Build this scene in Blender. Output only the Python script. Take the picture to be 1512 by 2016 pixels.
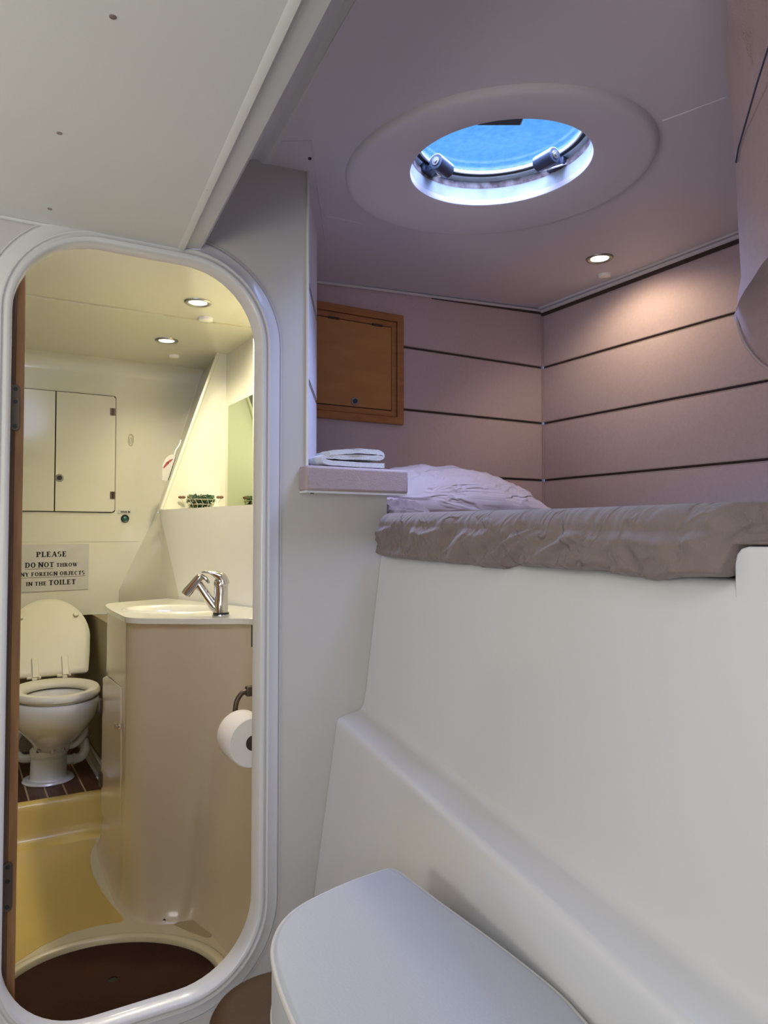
import bpy, math, random
from mathutils import Vector, noise, geometry
random.seed(4)
for o in list(bpy.data.objects): bpy.data.objects.remove(o)
S = bpy.context.scene
COL = S.collection
PI = math.pi
# ------------------------------------------------------------------ camera
EYE = 1.10
FPX = 1450.0
YAW, PITCH = math.radians(30.26), math.radians(1.857)
cd = bpy.data.cameras.new('camera'); cam = bpy.data.objects.new('camera', cd); COL.objects.link(cam)
cd.sensor_fit = 'VERTICAL'; cd.sensor_height = 36.0; cd.lens = 36.0*FPX/2016.0
cd.clip_start = 0.02
cam.location = (0, 0, EYE); cam.rotation_euler = (PI/2+PITCH, 0, -YAW)
S.camera = cam
# ------------------------------------------------------------------ view, sky, light
S.view_settings.view_transform = 'Standard'; S.view_settings.look = 'None'
S.view_settings.gamma = 1.0; S.view_settings.use_curve_mapping = False
S.view_settings.exposure = 0.0
W = bpy.data.worlds.new('world'); S.world = W; W.use_nodes = True
nt = W.node_tree; nt.nodes.clear()
wo = nt.nodes.new('ShaderNodeOutputWorld'); bg = nt.nodes.new('ShaderNodeBackground')
tc = nt.nodes.new('ShaderNodeTexCoord'); sp = nt.nodes.new('ShaderNodeSeparateXYZ')
cr = nt.nodes.new('ShaderNodeValToRGB')
cr.color_ramp.elements[0].position = 0.0; cr.color_ramp.elements[0].color = (0.02, 0.07, 0.16, 1)
cr.color_ramp.elements[1].position = 0.56; cr.color_ramp.elements[1].color = (0.021, 0.076, 0.17, 1)
e = cr.color_ramp.elements.new(0.72); e.color = (2.7, 3.2, 5.6, 1)
e = cr.color_ramp.elements.new(1.0); e.color = (5.2, 5.6, 8.6, 1)
nt.links.new(tc.outputs['Generated'], sp.inputs[0]); nt.links.new(sp.outputs['Z'], cr.inputs['Fac'])
nt.links.new(cr.outputs['Color'], bg.inputs['Color']); nt.links.new(bg.outputs[0], wo.inputs[0])
bg.inputs['Strength'].default_value = 7.0

def area(name, loc, target, size, power, color, spread=180, size_y=None):
    l = bpy.data.lights.new(name, 'AREA'); l.energy = power; l.color = color
    l.shape = 'RECTANGLE' if size_y else 'DISK'; l.size = size
    if size_y: l.size_y = size_y
    l.spread = math.radians(spread)
    o = bpy.data.objects.new(name, l); COL.objects.link(o); o.location = loc
    d = Vector(target)-Vector(loc); o.rotation_euler = d.to_track_quat('-Z', 'Y').to_euler()
    return o
area('cabin_fill', (-0.55, -0.75, 1.35), (0.6, 1.5, 0.9), 0.7, 10.0, (0.97, 0.975, 1.0), size_y=0.5)  # added fill lamp, unseen behind the camera
area('overhead_fill', (0.05, 0.0, 1.66), (0.15, 0.3, 0.0), 0.45, 2.3, (0.78, 0.86, 1.0))  # added cool fill above the camera, out of view
area('left_fill', (-0.95, 0.75, 1.0), (0.0, 1.1, 1.7), 0.5, 7.5, (1.0, 0.98, 0.90))  # added lamp out of view at the left, brightens ceiling and door frame

pl_ = bpy.data.lights.new('hatch_portal', 'AREA'); pl_.shape = 'SQUARE'; pl_.size = .44; pl_.cycles.is_portal = True
po_ = bpy.data.objects.new('hatch_portal', pl_); COL.objects.link(po_); po_.location = (1.103, 1.345, 2.078)

# ------------------------------------------------------------------ pixel rays (photo frame -> world)
cy_, sy_ = math.cos(YAW), math.sin(YAW); cp, sp_ = math.cos(PITCH), math.sin(PITCH)
def ray(px, py):
    a = (px-756.0)/FPX; b = (1008.0-py)/FPX
    f = cp - b*sp_; u = sp_ + b*cp
    return Vector((sy_*f + cy_*a, cy_*f - sy_*a, u))
CAMP = Vector((0, 0, EYE))
def atY(px, py, Y): d = ray(px, py); return CAMP + d*(Y/d.y)
def atX(px, py, X): d = ray(px, py); return CAMP + d*(X/d.x)
def atZ(px, py, Z): d = ray(px, py); return CAMP + d*((Z-EYE)/d.z)
def atD(px, py, D):
    d = ray(px, py); h = math.hypot(d.x, d.y); return CAMP + d*(D/h)
def atP(px, py, p0, n):
    d = ray(px, py); n = Vector(n); return CAMP + d*((Vector(p0)-CAMP).dot(n)/d.dot(n))

# ------------------------------------------------------------------ materials
def mat(name, base, rough=0.5, fold=0.0, metal=0.0, coat=0.0, var=0.0, vscale=6.0, bump=0.0, bscale=60.0, sheen=0.0, spec=0.5, base2=None, stretch=(1, 1, 1)):
    m = bpy.data.materials.new(name); m.use_nodes = True; t = m.node_tree; b = t.nodes['Principled BSDF']
    b.inputs['Base Color'].default_value = (*base, 1); b.inputs['Roughness'].default_value = rough
    b.inputs['Metallic'].default_value = metal; b.inputs['Coat Weight'].default_value = coat
    b.inputs['Coat Roughness'].default_value = 0.08
    b.inputs['Sheen Weight'].default_value = sheen; b.inputs['Specular IOR Level'].default_value = spec
    co = t.nodes.new('ShaderNodeTexCoord'); mp = t.nodes.new('ShaderNodeMapping'); mp.inputs['Scale'].default_value = stretch
    t.links.new(co.outputs['Object'], mp.inputs[0])
    if var > 0 or base2:
        n = t.nodes.new('ShaderNodeTexNoise'); n.inputs['Scale'].default_value = vscale; n.inputs['Detail'].default_value = 4
        t.links.new(mp.outputs[0], n.inputs['Vector'])
        r = t.nodes.new('ShaderNodeValToRGB')
        b2 = base2 if base2 else tuple(c*(1-var) for c in base)
        r.color_ramp.elements[0].position = .35; r.color_ramp.elements[0].color = (*b2, 1)
        r.color_ramp.elements[1].position = .65; r.color_ramp.elements[1].color = (*base, 1)
        t.links.new(n.outputs['Fac'], r.inputs[0]); t.links.new(r.outputs[0], b.inputs['Base Color'])
    if bump > 0:
        n2 = t.nodes.new('ShaderNodeTexNoise'); n2.inputs['Scale'].default_value = bscale; n2.inputs['Detail'].default_value = 3
        t.links.new(mp.outputs[0], n2.inputs['Vector'])
        bp = t.nodes.new('ShaderNodeBump'); bp.inputs['Strength'].default_value = bump; bp.inputs['Distance'].default_value = 0.004
        t.links.new(n2.outputs['Fac'], bp.inputs['Height']); t.links.new(bp.outputs[0], b.inputs['Normal'])
    if fold > 0:
        mp3 = t.nodes.new('ShaderNodeMapping'); mp3.inputs['Rotation'].default_value = (.9, .35, .5); mp3.inputs['Scale'].default_value = (3.2, 15, 15)
        t.links.new(co.outputs['Object'], mp3.inputs[0])
        n3 = t.nodes.new('ShaderNodeTexNoise'); n3.inputs['Scale'].default_value = 1.0; n3.inputs['Detail'].default_value = 2.5; n3.inputs['Distortion'].default_value = .7
        t.links.new(mp3.outputs[0], n3.inputs['Vector'])
        r3 = t.nodes.new('ShaderNodeValToRGB'); r3.color_ramp.interpolation = 'EASE'
        r3.color_ramp.elements[0].position = .40; r3.color_ramp.elements[0].color = (0, 0, 0, 1)
        r3.color_ramp.elements[1].position = .50; r3.color_ramp.elements[1].color = (1, 1, 1, 1)
        e3 = r3.color_ramp.elements.new(.62); e3.color = (.35, .35, .35, 1)
        t.links.new(n3.outputs['Fac'], r3.inputs[0])
        b3 = t.nodes.new('ShaderNodeBump'); b3.inputs['Strength'].default_value = 1.0; b3.inputs['Distance'].default_value = fold
        t.links.new(r3.outputs[0], b3.inputs['Height'])
        if bump > 0: t.links.new(bp.outputs[0], b3.inputs['Normal'])
        t.links.new(b3.outputs[0], b.inputs['Normal'])
    return m
def emit(name, col, s):
    m = bpy.data.materials.new(name); m.use_nodes = True; b = m.node_tree.nodes['Principled BSDF']
    b.inputs['Base Color'].default_value = (.8, .8, .8, 1)
    b.inputs['Emission Color'].default_value = (*col, 1); b.inputs['Emission Strength'].default_value = s
    return m
M = {}
M['gel'] = mat('white gelcoat', (.70, .695, .705), .24, coat=.35, var=.02, vscale=2.0)
M['gelcab'] = mat('painted bulkhead', (.575, .55, .515), .42, var=.02, vscale=2.0)
M['gelbath'] = mat('cream gelcoat', (.72, .695, .55), .2, coat=.4, var=.02, vscale=2.0)
M['gellit'] = mat('lit whitened gelcoat', (.84, .825, .75), .2, coat=.4)  # backsplash part of the cream wall, whitened to carry the light on it
M['gelshade'] = mat('recess shade gelcoat', (.30, .25, .14), .6, var=.1, vscale=5)  # gelcoat darkened to brown, the shade of the toilet recess put into the colour
M['gelunit'] = mat('beige gelcoat', (.58, .48, .31), .25, coat=.3, var=.04, vscale=2.0)
M['gelfloor'] = mat('aged cream gelcoat', (.66, .47, .12), .28, coat=.3, var=.08, vscale=3.0)
M['liner'] = mat('vinyl headliner', (.66, .655, .62), .55, var=.02, vscale=3, bump=.04, bscale=300)
M['berthliner'] = mat('berth headliner', (.66, .62, .635), .55, var=.02, vscale=3, bump=.04, bscale=300)
M['frame'] = mat('white frame', (.68, .67, .655), .3, coat=.3)
M['fabric'] = mat('mauve wall fabric', (.56, .44, .465), .9, var=.06, vscale=90, bump=.35, bscale=420, sheen=.3)
M['wingfab'] = mat('pale wall fabric', (.70, .68, .70), .9, var=.04, vscale=90, bump=.3, bscale=420, sheen=.3)
M['fabricdk'] = mat('mauve padded fabric', (.46, .33, .32), .9, var=.05, vscale=60, bump=.3, bscale=420, sheen=.2)
M['shelf'] = mat('pink textured vinyl', (.42, .33, .325), .7, var=.04, vscale=60, bump=.3, bscale=300)
M['groove'] = mat('groove brown', (.055, .035, .03), .8)
M['bead'] = mat('groove bead', (.42, .36, .32), .6)
M['sheet'] = mat('taupe cotton sheet', (.205, .155, .14), .85, var=.05, vscale=12, bump=.25, bscale=500, sheen=.2, fold=.004)
M['pillow'] = mat('pale pink grey cotton', (.60, .50, .48), .85, var=.03, vscale=10, bump=.2, bscale=500, sheen=.2, fold=.006)
M['towel'] = mat('white terry', (.74, .76, .78), .95, bump=.9, bscale=520, sheen=.5)
M['wood'] = mat('honey wood', (.40, .165, .05), .38, coat=.3, base2=(.32, .125, .036), vscale=7, stretch=(2, 2, 9))
M['woodlight'] = mat('light veneer', (.46, .215, .065), .36, coat=.3, base2=(.40, .18, .055), vscale=4, stretch=(2, 2, 7))
M['wooddoor'] = mat('oiled door wood', (.36, .18, .06), .45, base2=(.27, .125, .04), vscale=6, stretch=(12, 12, 1.2))
M['wooddoordk'] = mat('door rebate wood', (.15, .085, .04), .5, base2=(.11, .06, .03), vscale=6, stretch=(12, 12, 1.2))
M['teak'] = mat('dark teak', (.13, .052, .022), .45, base2=(.08, .032, .014), vscale=9, stretch=(14, 1.5, 1))
M['caulk'] = mat('pale caulking', (.50, .36, .17), .6)
M['mat'] = mat('brown rubber mat', (.027, .0085, .003), .8, vscale=5, bump=.4, bscale=300, base2=(.045, .017, .007), spec=.2)
M['black'] = mat('black plastic', (.012, .012, .014), .4)
M['slate'] = mat('dark blue grey plastic', (.035, .045, .07), .35)
M['chrome'] = mat('chrome', (.62, .60, .58), .12, metal=1)
M['steel'] = mat('brushed steel', (.40, .37, .33), .35, metal=1)
M['bronze'] = mat('dull bronze metal', (.11, .085, .065), .4, metal=.8)
M['ceramic'] = mat('toilet ceramic', (.78, .76, .66), .12, coat=.6)
M['seatpl'] = mat('cream toilet plastic', (.68, .645, .49), .45)
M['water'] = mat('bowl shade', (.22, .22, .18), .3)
M['paper'] = mat('tissue paper', (.84, .81, .76), .95, bump=.5, bscale=300)
M['card'] = mat('laminated paper', (.60, .58, .52), .35, var=.08, vscale=14)
M['ink'] = mat('black ink', (.012, .010, .010), .6)
M['red'] = mat('red print', (.30, .05, .06), .5)
M['green'] = mat('green button', (.015, .14, .075), .25, coat=.5)
M['leaf'] = mat('green leaf', (.06, .13, .045), .6, base2=(.02, .05, .03), vscale=30)
M['leafy'] = mat('yellow green leaf', (.24, .20, .05), .6)
M['cane'] = mat('cane handle', (.16, .085, .035), .6)
M['wire'] = mat('pale wire', (.7, .66, .52), .35, metal=.6)
M['vinyl'] = mat('white seat vinyl', (.44, .45, .46), .5, bump=.08, bscale=260, var=.02)
M['piping'] = mat('cream piping', (.58, .55, .49), .5)
M['brownv'] = mat('brown vinyl', (.060, .028, .009), .6, var=.1, vscale=8, bump=.15, bscale=300, spec=.3)
M['cap'] = mat('white plastic cap', (.86, .84, .78), .25, coat=.5)
M['lens'] = emit('lit lamp lens', (1, .93, .78), 14)
M['ring'] = mat('lamp ring', (.34, .33, .28), .3, metal=.9)
M['dirt'] = mat('grimy sealant', (.45, .38, .34), .7, base2=(.16, .10, .09), vscale=40)
M['gelrim'] = mat('cream pan gelcoat', (.70, .61, .37), .26, coat=.3, var=.04, vscale=3)
M['tunnel'] = mat('hatch tunnel', (.50, .56, .60), .35, coat=.2, var=.25, vscale=18)
M['tile'] = mat('sunk anti slip pad', (.42, .33, .17), .7, bump=.3, bscale=300)
m = bpy.data.materials.new('mirror glass'); m.use_nodes = True; b = m.node_tree.nodes['Principled BSDF']
b.inputs['Base Color'].default_value = (.50, .58, .43, 1); b.inputs['Metallic'].default_value = 1; b.inputs['Roughness'].default_value = .05
M['mirror'] = m
m = bpy.data.materials.new('hatch acrylic'); m.use_nodes = True; t = m.node_tree; t.nodes.clear()
o_ = t.nodes.new('ShaderNodeOutputMaterial'); mx = t.nodes.new('ShaderNodeMixShader'); tr = t.nodes.new('ShaderNodeBsdfTransparent')
gl = t.nodes.new('ShaderNodeBsdfGlossy'); gl.inputs['Roughness'].default_value = .15; mx.inputs[0].default_value = .04
n_ = t.nodes.new('ShaderNodeTexNoise'); n_.inputs['Scale'].default_value = 26; n_.inputs['Detail'].default_value = 5
r_ = t.nodes.new('ShaderNodeValToRGB'); r_.color_ramp.elements[0].position = .3; r_.color_ramp.elements[0].color = (.80, .86, .95, 1)
r_.color_ramp.elements[1].position = .7; r_.color_ramp.elements[1].color = (.97, .98, 1, 1)
t.links.new(n_.outputs['Fac'], r_.inputs[0]); t.links.new(r_.outputs[0], tr.inputs[0])
t.links.new(tr.outputs[0], mx.inputs[1]); t.links.new(gl.outputs[0], mx.inputs[2]); t.links.new(mx.outputs[0], o_.inputs[0])
M['acrylic'] = m

# ------------------------------------------------------------------ mesh helpers
class MB:
    def __init__(s): s.v = []; s.f = []; s.mi = []; s.cur = 0
    def add(s, vs, fs):
        n = len(s.v); s.v += [tuple(p) for p in vs]
        for f in fs: s.f.append([i+n for i in f]); s.mi.append(s.cur)
        return s
    def box(s, x0, x1, y0, y1, z0, z1):
        return s.add([(x0,y0,z0),(x1,y0,z0),(x1,y1,z0),(x0,y1,z0),(x0,y0,z1),(x1,y0,z1),(x1,y1,z1),(x0,y1,z1)],
                     [(0,3,2,1),(4,5,6,7),(0,1,5,4),(1,2,6,5),(2,3,7,6),(3,0,4,7)])
    def obox(s, c, ax, ay, az, hx, hy, hz):
        c = Vector(c); ax = Vector(ax).normalized()*hx; ay = Vector(ay).normalized()*hy; az = Vector(az).normalized()*hz
        vs = [c+ax*i+ay*j+az*k for k in (-1, 1) for (i, j) in ((-1,-1),(1,-1),(1,1),(-1,1))]
        return s.add(vs, [(0,3,2,1),(4,5,6,7),(0,1,5,4),(1,2,6,5),(2,3,7,6),(3,0,4,7)])
    def poly(s, loops, fn, h0, h1):
        """loops: outer + holes in 2D; fn(a,b,h)->3D; solid between h0 and h1"""
        flat = [p for l in loops for p in l]
        tris = geometry.tessellate_polygon([[Vector((p[0], p[1], 0)) for p in l] for l in loops])
        n = len(flat)
        vs = [fn(p[0], p[1], h0) for p in flat]+[fn(p[0], p[1], h1) for p in flat]
        fs = [tuple(t) for t in tris]+[tuple(i+n for i in reversed(t)) for t in tris]
        k = 0
        for l in loops:
            m = len(l)
            for i in range(m):
                a = k+i; b2 = k+(i+1) % m; fs.append((a, b2, b2+n, a+n))
            k += m
        return s.add(vs, fs)
    def loft(s, secs, closed=True, cap0=True, cap1=True):
        m = len(secs[0]); vs = [p for sec in secs for p in sec]; fs = []
        for i in range(len(secs)-1):
            for j in range(m if closed else m-1):
                a = i*m+j; b2 = i*m+(j+1) % m; fs.append((a, b2, b2+m, a+m))
        if closed and cap0: fs.append(tuple(range(m-1, -1, -1)))
        if closed and cap1: fs.append(tuple((len(secs)-1)*m+j for j in range(m)))
        return s.add(vs, fs)
    def tube(s, pts, r, n=10, cap=True):
        pts = [Vector(p) for p in pts]; rs = r if isinstance(r, (list, tuple)) else [r]*len(pts)
        secs = []; up = None
        for i, p in enumerate(pts):
            d = (pts[min(i+1, len(pts)-1)]-pts[max(i-1, 0)]).normalized()
            if up is None: up = d.orthogonal().normalized()
            u = (up-d*up.dot(d)).normalized(); w = d.cross(u); up = u
            secs.append([p+(u*math.cos(2*PI*j/n)+w*math.sin(2*PI*j/n))*rs[i] for j in range(n)])
        return s.loft(secs, True, cap, cap)
    def ring(s, pts, r, n=8):
        pts = [Vector(p) for p in pts]; N = len(pts); secs = []; up = None
        for i, p in enumerate(pts):
            d = (pts[(i+1) % N]-pts[i-1]).normalized()
            nrm = Vector((0, 0, 1)) if abs(d.z) < .9 else Vector((0, 1, 0))
            u = (nrm-d*nrm.dot(d)).normalized(); w = d.cross(u)
            secs.append([p+(u*math.cos(2*PI*j/n)+w*math.sin(2*PI*j/n))*r for j in range(n)])
        secs.append(secs[0]); return s.loft(secs, True, False, False)
    def lathe(s, prof, c, ax=(0, 0, 1), n=32, fn=None):
        c = Vector(c); ax = Vector(ax).normalized(); u = ax.orthogonal().normalized(); w = ax.cross(u)
        secs = [[c+ax*h+(u*math.cos(2*PI*j/n)+w*math.sin(2*PI*j/n))*max(r, 1e-5) for j in range(n)] for r, h in prof]
        if fn: secs = [[fn(p) for p in q] for q in secs]
        return s.loft(secs)
    def build(s, name, m, parent=None, smooth=True, bevel=0, angle=35, seg=2, merge=True):
        me = bpy.data.meshes.new(name); me.from_pydata([tuple(p) for p in s.v], [], s.f)
        mats = m if isinstance(m, (list, tuple)) else [m]
        for q in mats: me.materials.append(M[q] if isinstance(q, str) else q)
        for p, i in zip(me.polygons, s.mi): p.material_index = i
        import bmesh
        b = bmesh.new(); b.from_mesh(me)
        if merge: bmesh.ops.remove_doubles(b, verts=b.verts, dist=1e-6)
        bmesh.ops.recalc_face_normals(b, faces=b.faces); b.to_mesh(me); b.free()
        if smooth:
            for p in me.polygons: p.use_smooth = True
            me.set_sharp_from_angle(angle=math.radians(angle))
        o = bpy.data.objects.new(name, me); COL.objects.link(o)
        if bevel:
            md = o.modifiers.new('bevel', 'BEVEL'); md.width = bevel; md.segments = seg; md.limit_method = 'ANGLE'; md.angle_limit = math.radians(40)
        if parent:
            o.parent = parent; o.matrix_parent_inverse = parent.matrix_basis.inverted()
        return o
def empty(name, loc, label, cat, group=None):
    o = bpy.data.objects.new(name, None); COL.objects.link(o); o.location = loc; o.empty_display_size = .03
    o['label'] = label; o['category'] = cat
    if group: o['group'] = group
    return o
def tag(o, label=None, cat=None, group=None, kind=None):
    if label: o['label'] = label
    if cat: o['category'] = cat
    if group: o['group'] = group
    if kind: o['kind'] = kind
    return o
def struct(o): o['kind'] = 'structure'; return o
def cat_rom(P, n=8, closed=False):
    P = [Vector(p) for p in P]; out = []; N = len(P)
    rng = N if closed else N-1
    for i in range(rng):
        if closed: a, b2, c, d = P[i-1], P[i], P[(i+1) % N], P[(i+2) % N]
        else: a, b2, c, d = P[max(i-1, 0)], P[i], P[i+1], P[min(i+2, N-1)]
        for k in range(n):
            t_ = k/n
            out.append(.5*((2*b2)+(c-a)*t_+(2*a-5*b2+4*c-d)*t_*t_+(3*b2-a-3*c+d)*t_**3))
    if not closed: out.append(P[-1])
    return out
def rrect(x0, x1, z0, z1, r, n=14):
    out = []
    for (cx, cz, a0) in ((x1-r, z1-r, 0), (x0+r, z1-r, 90), (x0+r, z0+r, 180), (x1-r, z0+r, 270)):
        for k in range(n+1):
            a = math.radians(a0+90*k/n); out.append((cx+r*math.cos(a), cz+r*math.sin(a)))
    return out
def circ(cx, cy, r, n=64, ry=None, rot=0):
    ry = ry or r; c, s_ = math.cos(rot), math.sin(rot); out = []
    for i in range(n):
        a = 2*PI*i/n; u, w = r*math.cos(a), ry*math.sin(a); out.append((cx+u*c-w*s_, cy+u*s_+w*c))
    return out
def lerp(a, b2, t_): return a+(b2-a)*t_
def ss(a, b2, x):
    t_ = max(0, min(1, (x-a)/(b2-a))); return t_*t_*(3-2*t_)
XYZ = lambda a, b2, h: (a, b2, h)
XZ = lambda a, b2, h: (a, h, b2)
YZ = lambda a, b2, h: (h, a, b2)

YB = 1.58           # door bulkhead front face
ZL = 1.715          # low cabin ceiling
def zc(x): return 1.985+.058*(x-1.07)      # berth ceiling

# ================================================================== SETTING: cabin
struct(MB().box(-1.25, 2.2, -1.3, 1.62, -.05, 0).build('floor', 'gelcab'))
struct(MB().box(-1.3, -1.25, -1.3, 1.62, 0, 2.2).build('wall_left', 'gelcab'))
struct(MB().box(-1.3, 2.2, -1.35, -1.3, 0, 2.2).build('wall_rear', 'gelcab'))
# door bulkhead with rounded opening
DX0, DX1 = atY(19.5, 900, 1.565).x, atY(497.5, 1200, 1.614).x
DZ0, DZ1, DR = atY(286, 1968, 1.614).z, atY(250, 503, 1.614).z, .165
outer = [(-1.25, 0), (.84, 0), (.88, .6), (.99, .95), (.99, 1.03), (.930, 1.04), (.930, 1.2), (.71, 1.2),
         (.71, 2.03), (.62, 2.03), (.612, 1.983), (.58, 1.972), (.546, 1.947), (.52, 1.89), (.4635, 1.736), (.45, 1.722), (.411, 1.72), (-1.25, 1.72)]
struct(MB().poly([outer, rrect(DX0-.002, DX1+.002, DZ0-.002, DZ1+.002, DR)], XZ, YB, YB+.03).build('wall_doorway', 'gelcab', smooth=False))
# frame round the opening: swept moulding with two ridges
prof = [(.0, .034), (.0, -.012), (.004, -.0155), (.009, -.0155), (.012, -.011), (.0165, -.009), (.019, -.0135), (.0215, -.0135), (.024, -.010), (.043, -.008), (.047, -.0065), (.0495, 0), (.0495, .004)]
secs = [[(p[0], YB+d, p[1]) for p in rrect(DX0-o_, DX1+o_, DZ0-o_, DZ1+o_, DR+o_)] for o_, d in prof]
struct(MB().loft(secs, True, False, False).build('trim_1', 'frame', angle=50))
# faint raised outer lip of the moulding
secs = [[(p[0], YB+d, p[1]) for p in rrect(DX0-o_, DX1+o_, DZ0-o_, DZ1+o_, DR+o_)] for o_, d in ((.050, 0), (.0515, -.003), (.053, -.003), (.0545, 0))]
struct(MB().loft(secs, True, False, False).build('trim_2', 'frame', angle=50))
# low ceiling and the fascia stepping up to the berth ceiling
def fasc(Yv, pts):  # shear of the profile along the beam
    return [(x-(YB-Yv)*.103, Yv, z) for x, z in pts]
fp = [(.405, 1.715), (.411, 1.7125), (.418, 1.7125), (.424, 1.719), (.455, 1.725), (.4635, 1.736), (.50, 1.83), (.535, 1.925), (.552, 1.952), (.585, 1.962), (.600, 1.955), (.612, 1.958), (.66, 1.966)]
m_ = MB()
m_.loft([fasc(y_, fp) for y_ in (YB+.002, 1.2, .8, .4, 0, -.5, -1.3)], False)
struct(m_.build('trim_3', 'liner', angle=28))
struct(MB().poly([[(-1.25, -1.3), (.412-(YB+1.3)*.103, -1.3), (.412, YB+.001), (-1.25, YB+.001)]], XYZ, ZL, ZL+.03).build('ceiling', 'liner', smooth=False))
tr_ = MB(); tr_.tube([(-1.2, YB-.004, ZL-.002), (.40, YB-.004, ZL-.002)], .004, 6)
struct(tr_.build('trim_4', 'liner'))
sc = MB()
for (px, py) in ((117, 262), (222, 33), (98, 411)):
    p = atZ(px, py, ZL); sc.lathe([(0, -.001), (.003, -.001), (.0042, -.0008), (.0045, .001)], (p.x, p.y, ZL), n=16)
for p in ((.372, 1.27), ): sc.lathe([(0, -.003), (.005, -.003), (.006, .001)], (p[0]+.01, p[1], 1.716), n=16)
struct(sc.build('trim_5', 'dirt'))

# berth ceiling with the round hatch opening
HC = atP(985, 318, (1.13, 1.39, zc(1.13)), (-.058, 0, 1)); HX, HY = 1.103, 1.345; PX_, PY_ = 1.133, 1.392
HR = .212
def CL(x, y, h): return (x, y, zc(x)+h)
def CLv(p): return (p[0], p[1], zc(p[0])+p[2])
struct(MB().poly([[(.30, -1.3), (2.16, -1.3), (2.16, 2.36), (.86, 2.36), (.86, 1.95), (.60, 1.60)], circ(HX, HY, HR+.012, 96)], CL, 0, .025).build('ceiling_berth', 'berthliner', smooth=False))
# raised round pad (soft shouldered disc) around the hatch, with the tunnel up to the pane
def annulus(m, prof, n=128):
    m.loft([[CL(HX+r*math.cos(2*PI*j/n), HY+r*math.sin(2*PI*j/n), h) for j in range(n)] for r, h in prof], True, False, False); return m
def ecc(m, prof, n=128):   # pad outline and hole are not quite concentric
    m.loft([[CL(cx+r*math.cos(2*PI*j/n), cy+r*math.sin(2*PI*j/n), h) for j in range(n)] for r, h, cx, cy in prof], True, False, False); return m
struct(ecc(MB(), [(r, h, PX_, PY_) for r, h in ((.372, .004), (.371, -.004), (.367, -.011), (.360, -.015), (.350, -.0165))]+[(r, h, HX, HY) for r, h in ((HR+.006, -.0165), (HR+.001, -.014), (HR, -.010), (HR, .03), (HR, .026))]).build('trim_6', 'berthliner', angle=40))
win = empty('window_1', (HX, HY, zc(HX)), None or 'round roof hatch', 'window'); del win['label']; del win['category']; struct(win)
annulus(MB(), [(HR, .0), (HR-.001, .028), (HR+.006, .034), (HR+.006, .05), (HR-.004, .056), (HR-.006, .064), (HR-.006, .075), (HR+.02, .075), (HR+.02, .0)]).build('window_frame', 'tunnel', win, angle=40)
annulus(MB(), [(HR+.0005, .030), (HR-.0015, .036), (HR-.001, .046), (HR+.0055, .0505)]).build('sealant', 'dirt', win)
annulus(MB(), [(HR-.004, .0595), (HR-.014, .0595), (HR-.016, .064), (HR-.014, .069), (HR-.004, .069)]).build('gasket', 'black', win)
annulus(MB(), [(HR-.0145, .061), (HR-.019, .061), (HR-.0205, .066), (HR-.0165, .070)]).build('metal_ring', 'cap', win)
MB().poly([circ(HX, HY, HR-.002, 96)], CL, .070, .080).build('window_pane', 'acrylic', win, smooth=False)
def latch(cx, cy, ang, flip):
    d = Vector((math.cos(ang), math.sin(ang), 0)); s_ = Vector((-d.y, d.x, 0)); z0 = zc(cx)+.042
    c = Vector((cx, cy, z0)); r = MB(); K = 1.55; up = Vector((0, 0, 1))
    r.obox(c+d*.010*K, d, s_, up, .022*K, .011*K, .005*K); r.obox(c+d*.026*K+up*.004, d, s_, up, .008*K, .018*K, .011)
    l = r.build('latch', 'slate', win, bevel=.003)
    MB().tube([c-d*.012*K-s_*.026*K*flip-up*.004, c-d*.010*K+s_*.012*K*flip-up*.004], .0125*K, 22).build('latch_knob', 'slate', l, bevel=.002)
    k = MB(); k.lathe([(0, .003), (.004, .003), (.0045, .001), (.010, .0012), (.0105, -.001)], c-d*.012*K-s_*.0265*K*flip-up*.004, -s_*flip)
    k.build('latch_screw', 'ring', l)
    MB().tube([c+d*.03*K-s_*.02*K, c-d*.008-s_*.004*flip-up*.024, c+s_*.024*K-up*.004], .0024, 8).build('latch_wire', 'cap', l)
p1 = atZ(838, 338, zc(1.05)+.045); p2 = atZ(1092, 322, zc(1.3)+.045)
def inhole(p, rr):
    d = Vector((p.x-HX, p.y-HY)); 
    if d.length > rr: d = d.normalized()*rr
    return HX+d.x, HY+d.y, math.atan2(d.y, d.x)
x_, y_, a_ = inhole(p1, .175); latch(x_, y_, a_, -1)
x_, y_, a_ = inhole(p2, .17); latch(x_, y_, a_, 1)
hp = atZ(984, 236, zc(1.08)+.062)
MB().obox((hp.x, hp.y, zc(hp.x)+.064), (.863, -.505, 0), (.505, .863, 0), (0, 0, 1), .052, .016, .006).build('hinge', 'black', win, bevel=.004)
# headliner seams and edge trims of the berth ceiling
sm = MB()
def seam(px0, py0, px1, py1, r=.0022):
    n = (-.058, 0, 1); a = atP(px0, py0, (0, 0, zc(0)), n); b2 = atP(px1, py1, (0, 0, zc(0)), n); sm.tube([a, b2], r, 6)
seam(640, 424, 716, 441, .003); seam(1304, 238, 1432, 190); seam(1200, 273, 1264, 262, .0016)
seam(553, 279, 612, 276, .002); seam(612, 276, 640, 470, .0022)
struct(sm.build('trim_7', 'berthliner'))
tr2 = MB(); tr2.tube([(2.095, -1.2, zc(2.095)-.010), (2.095, 2.29, zc(2.095)-.010)], .009, 8)
tr2.tube([(2.085, -1.2, zc(2.08)-.004), (2.072, 2.28, zc(2.08)-.004)], .005, 8)
struct(tr2.build('trim_8', 'berthliner'))
tr3 = MB(); tr3.tube([(.90, 2.292, zc(.9)-.006), (2.09, 2.292, zc(2.09)-.008)], .0055, 8)
struct(tr3.build('trim_9', 'berthliner'))

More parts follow.
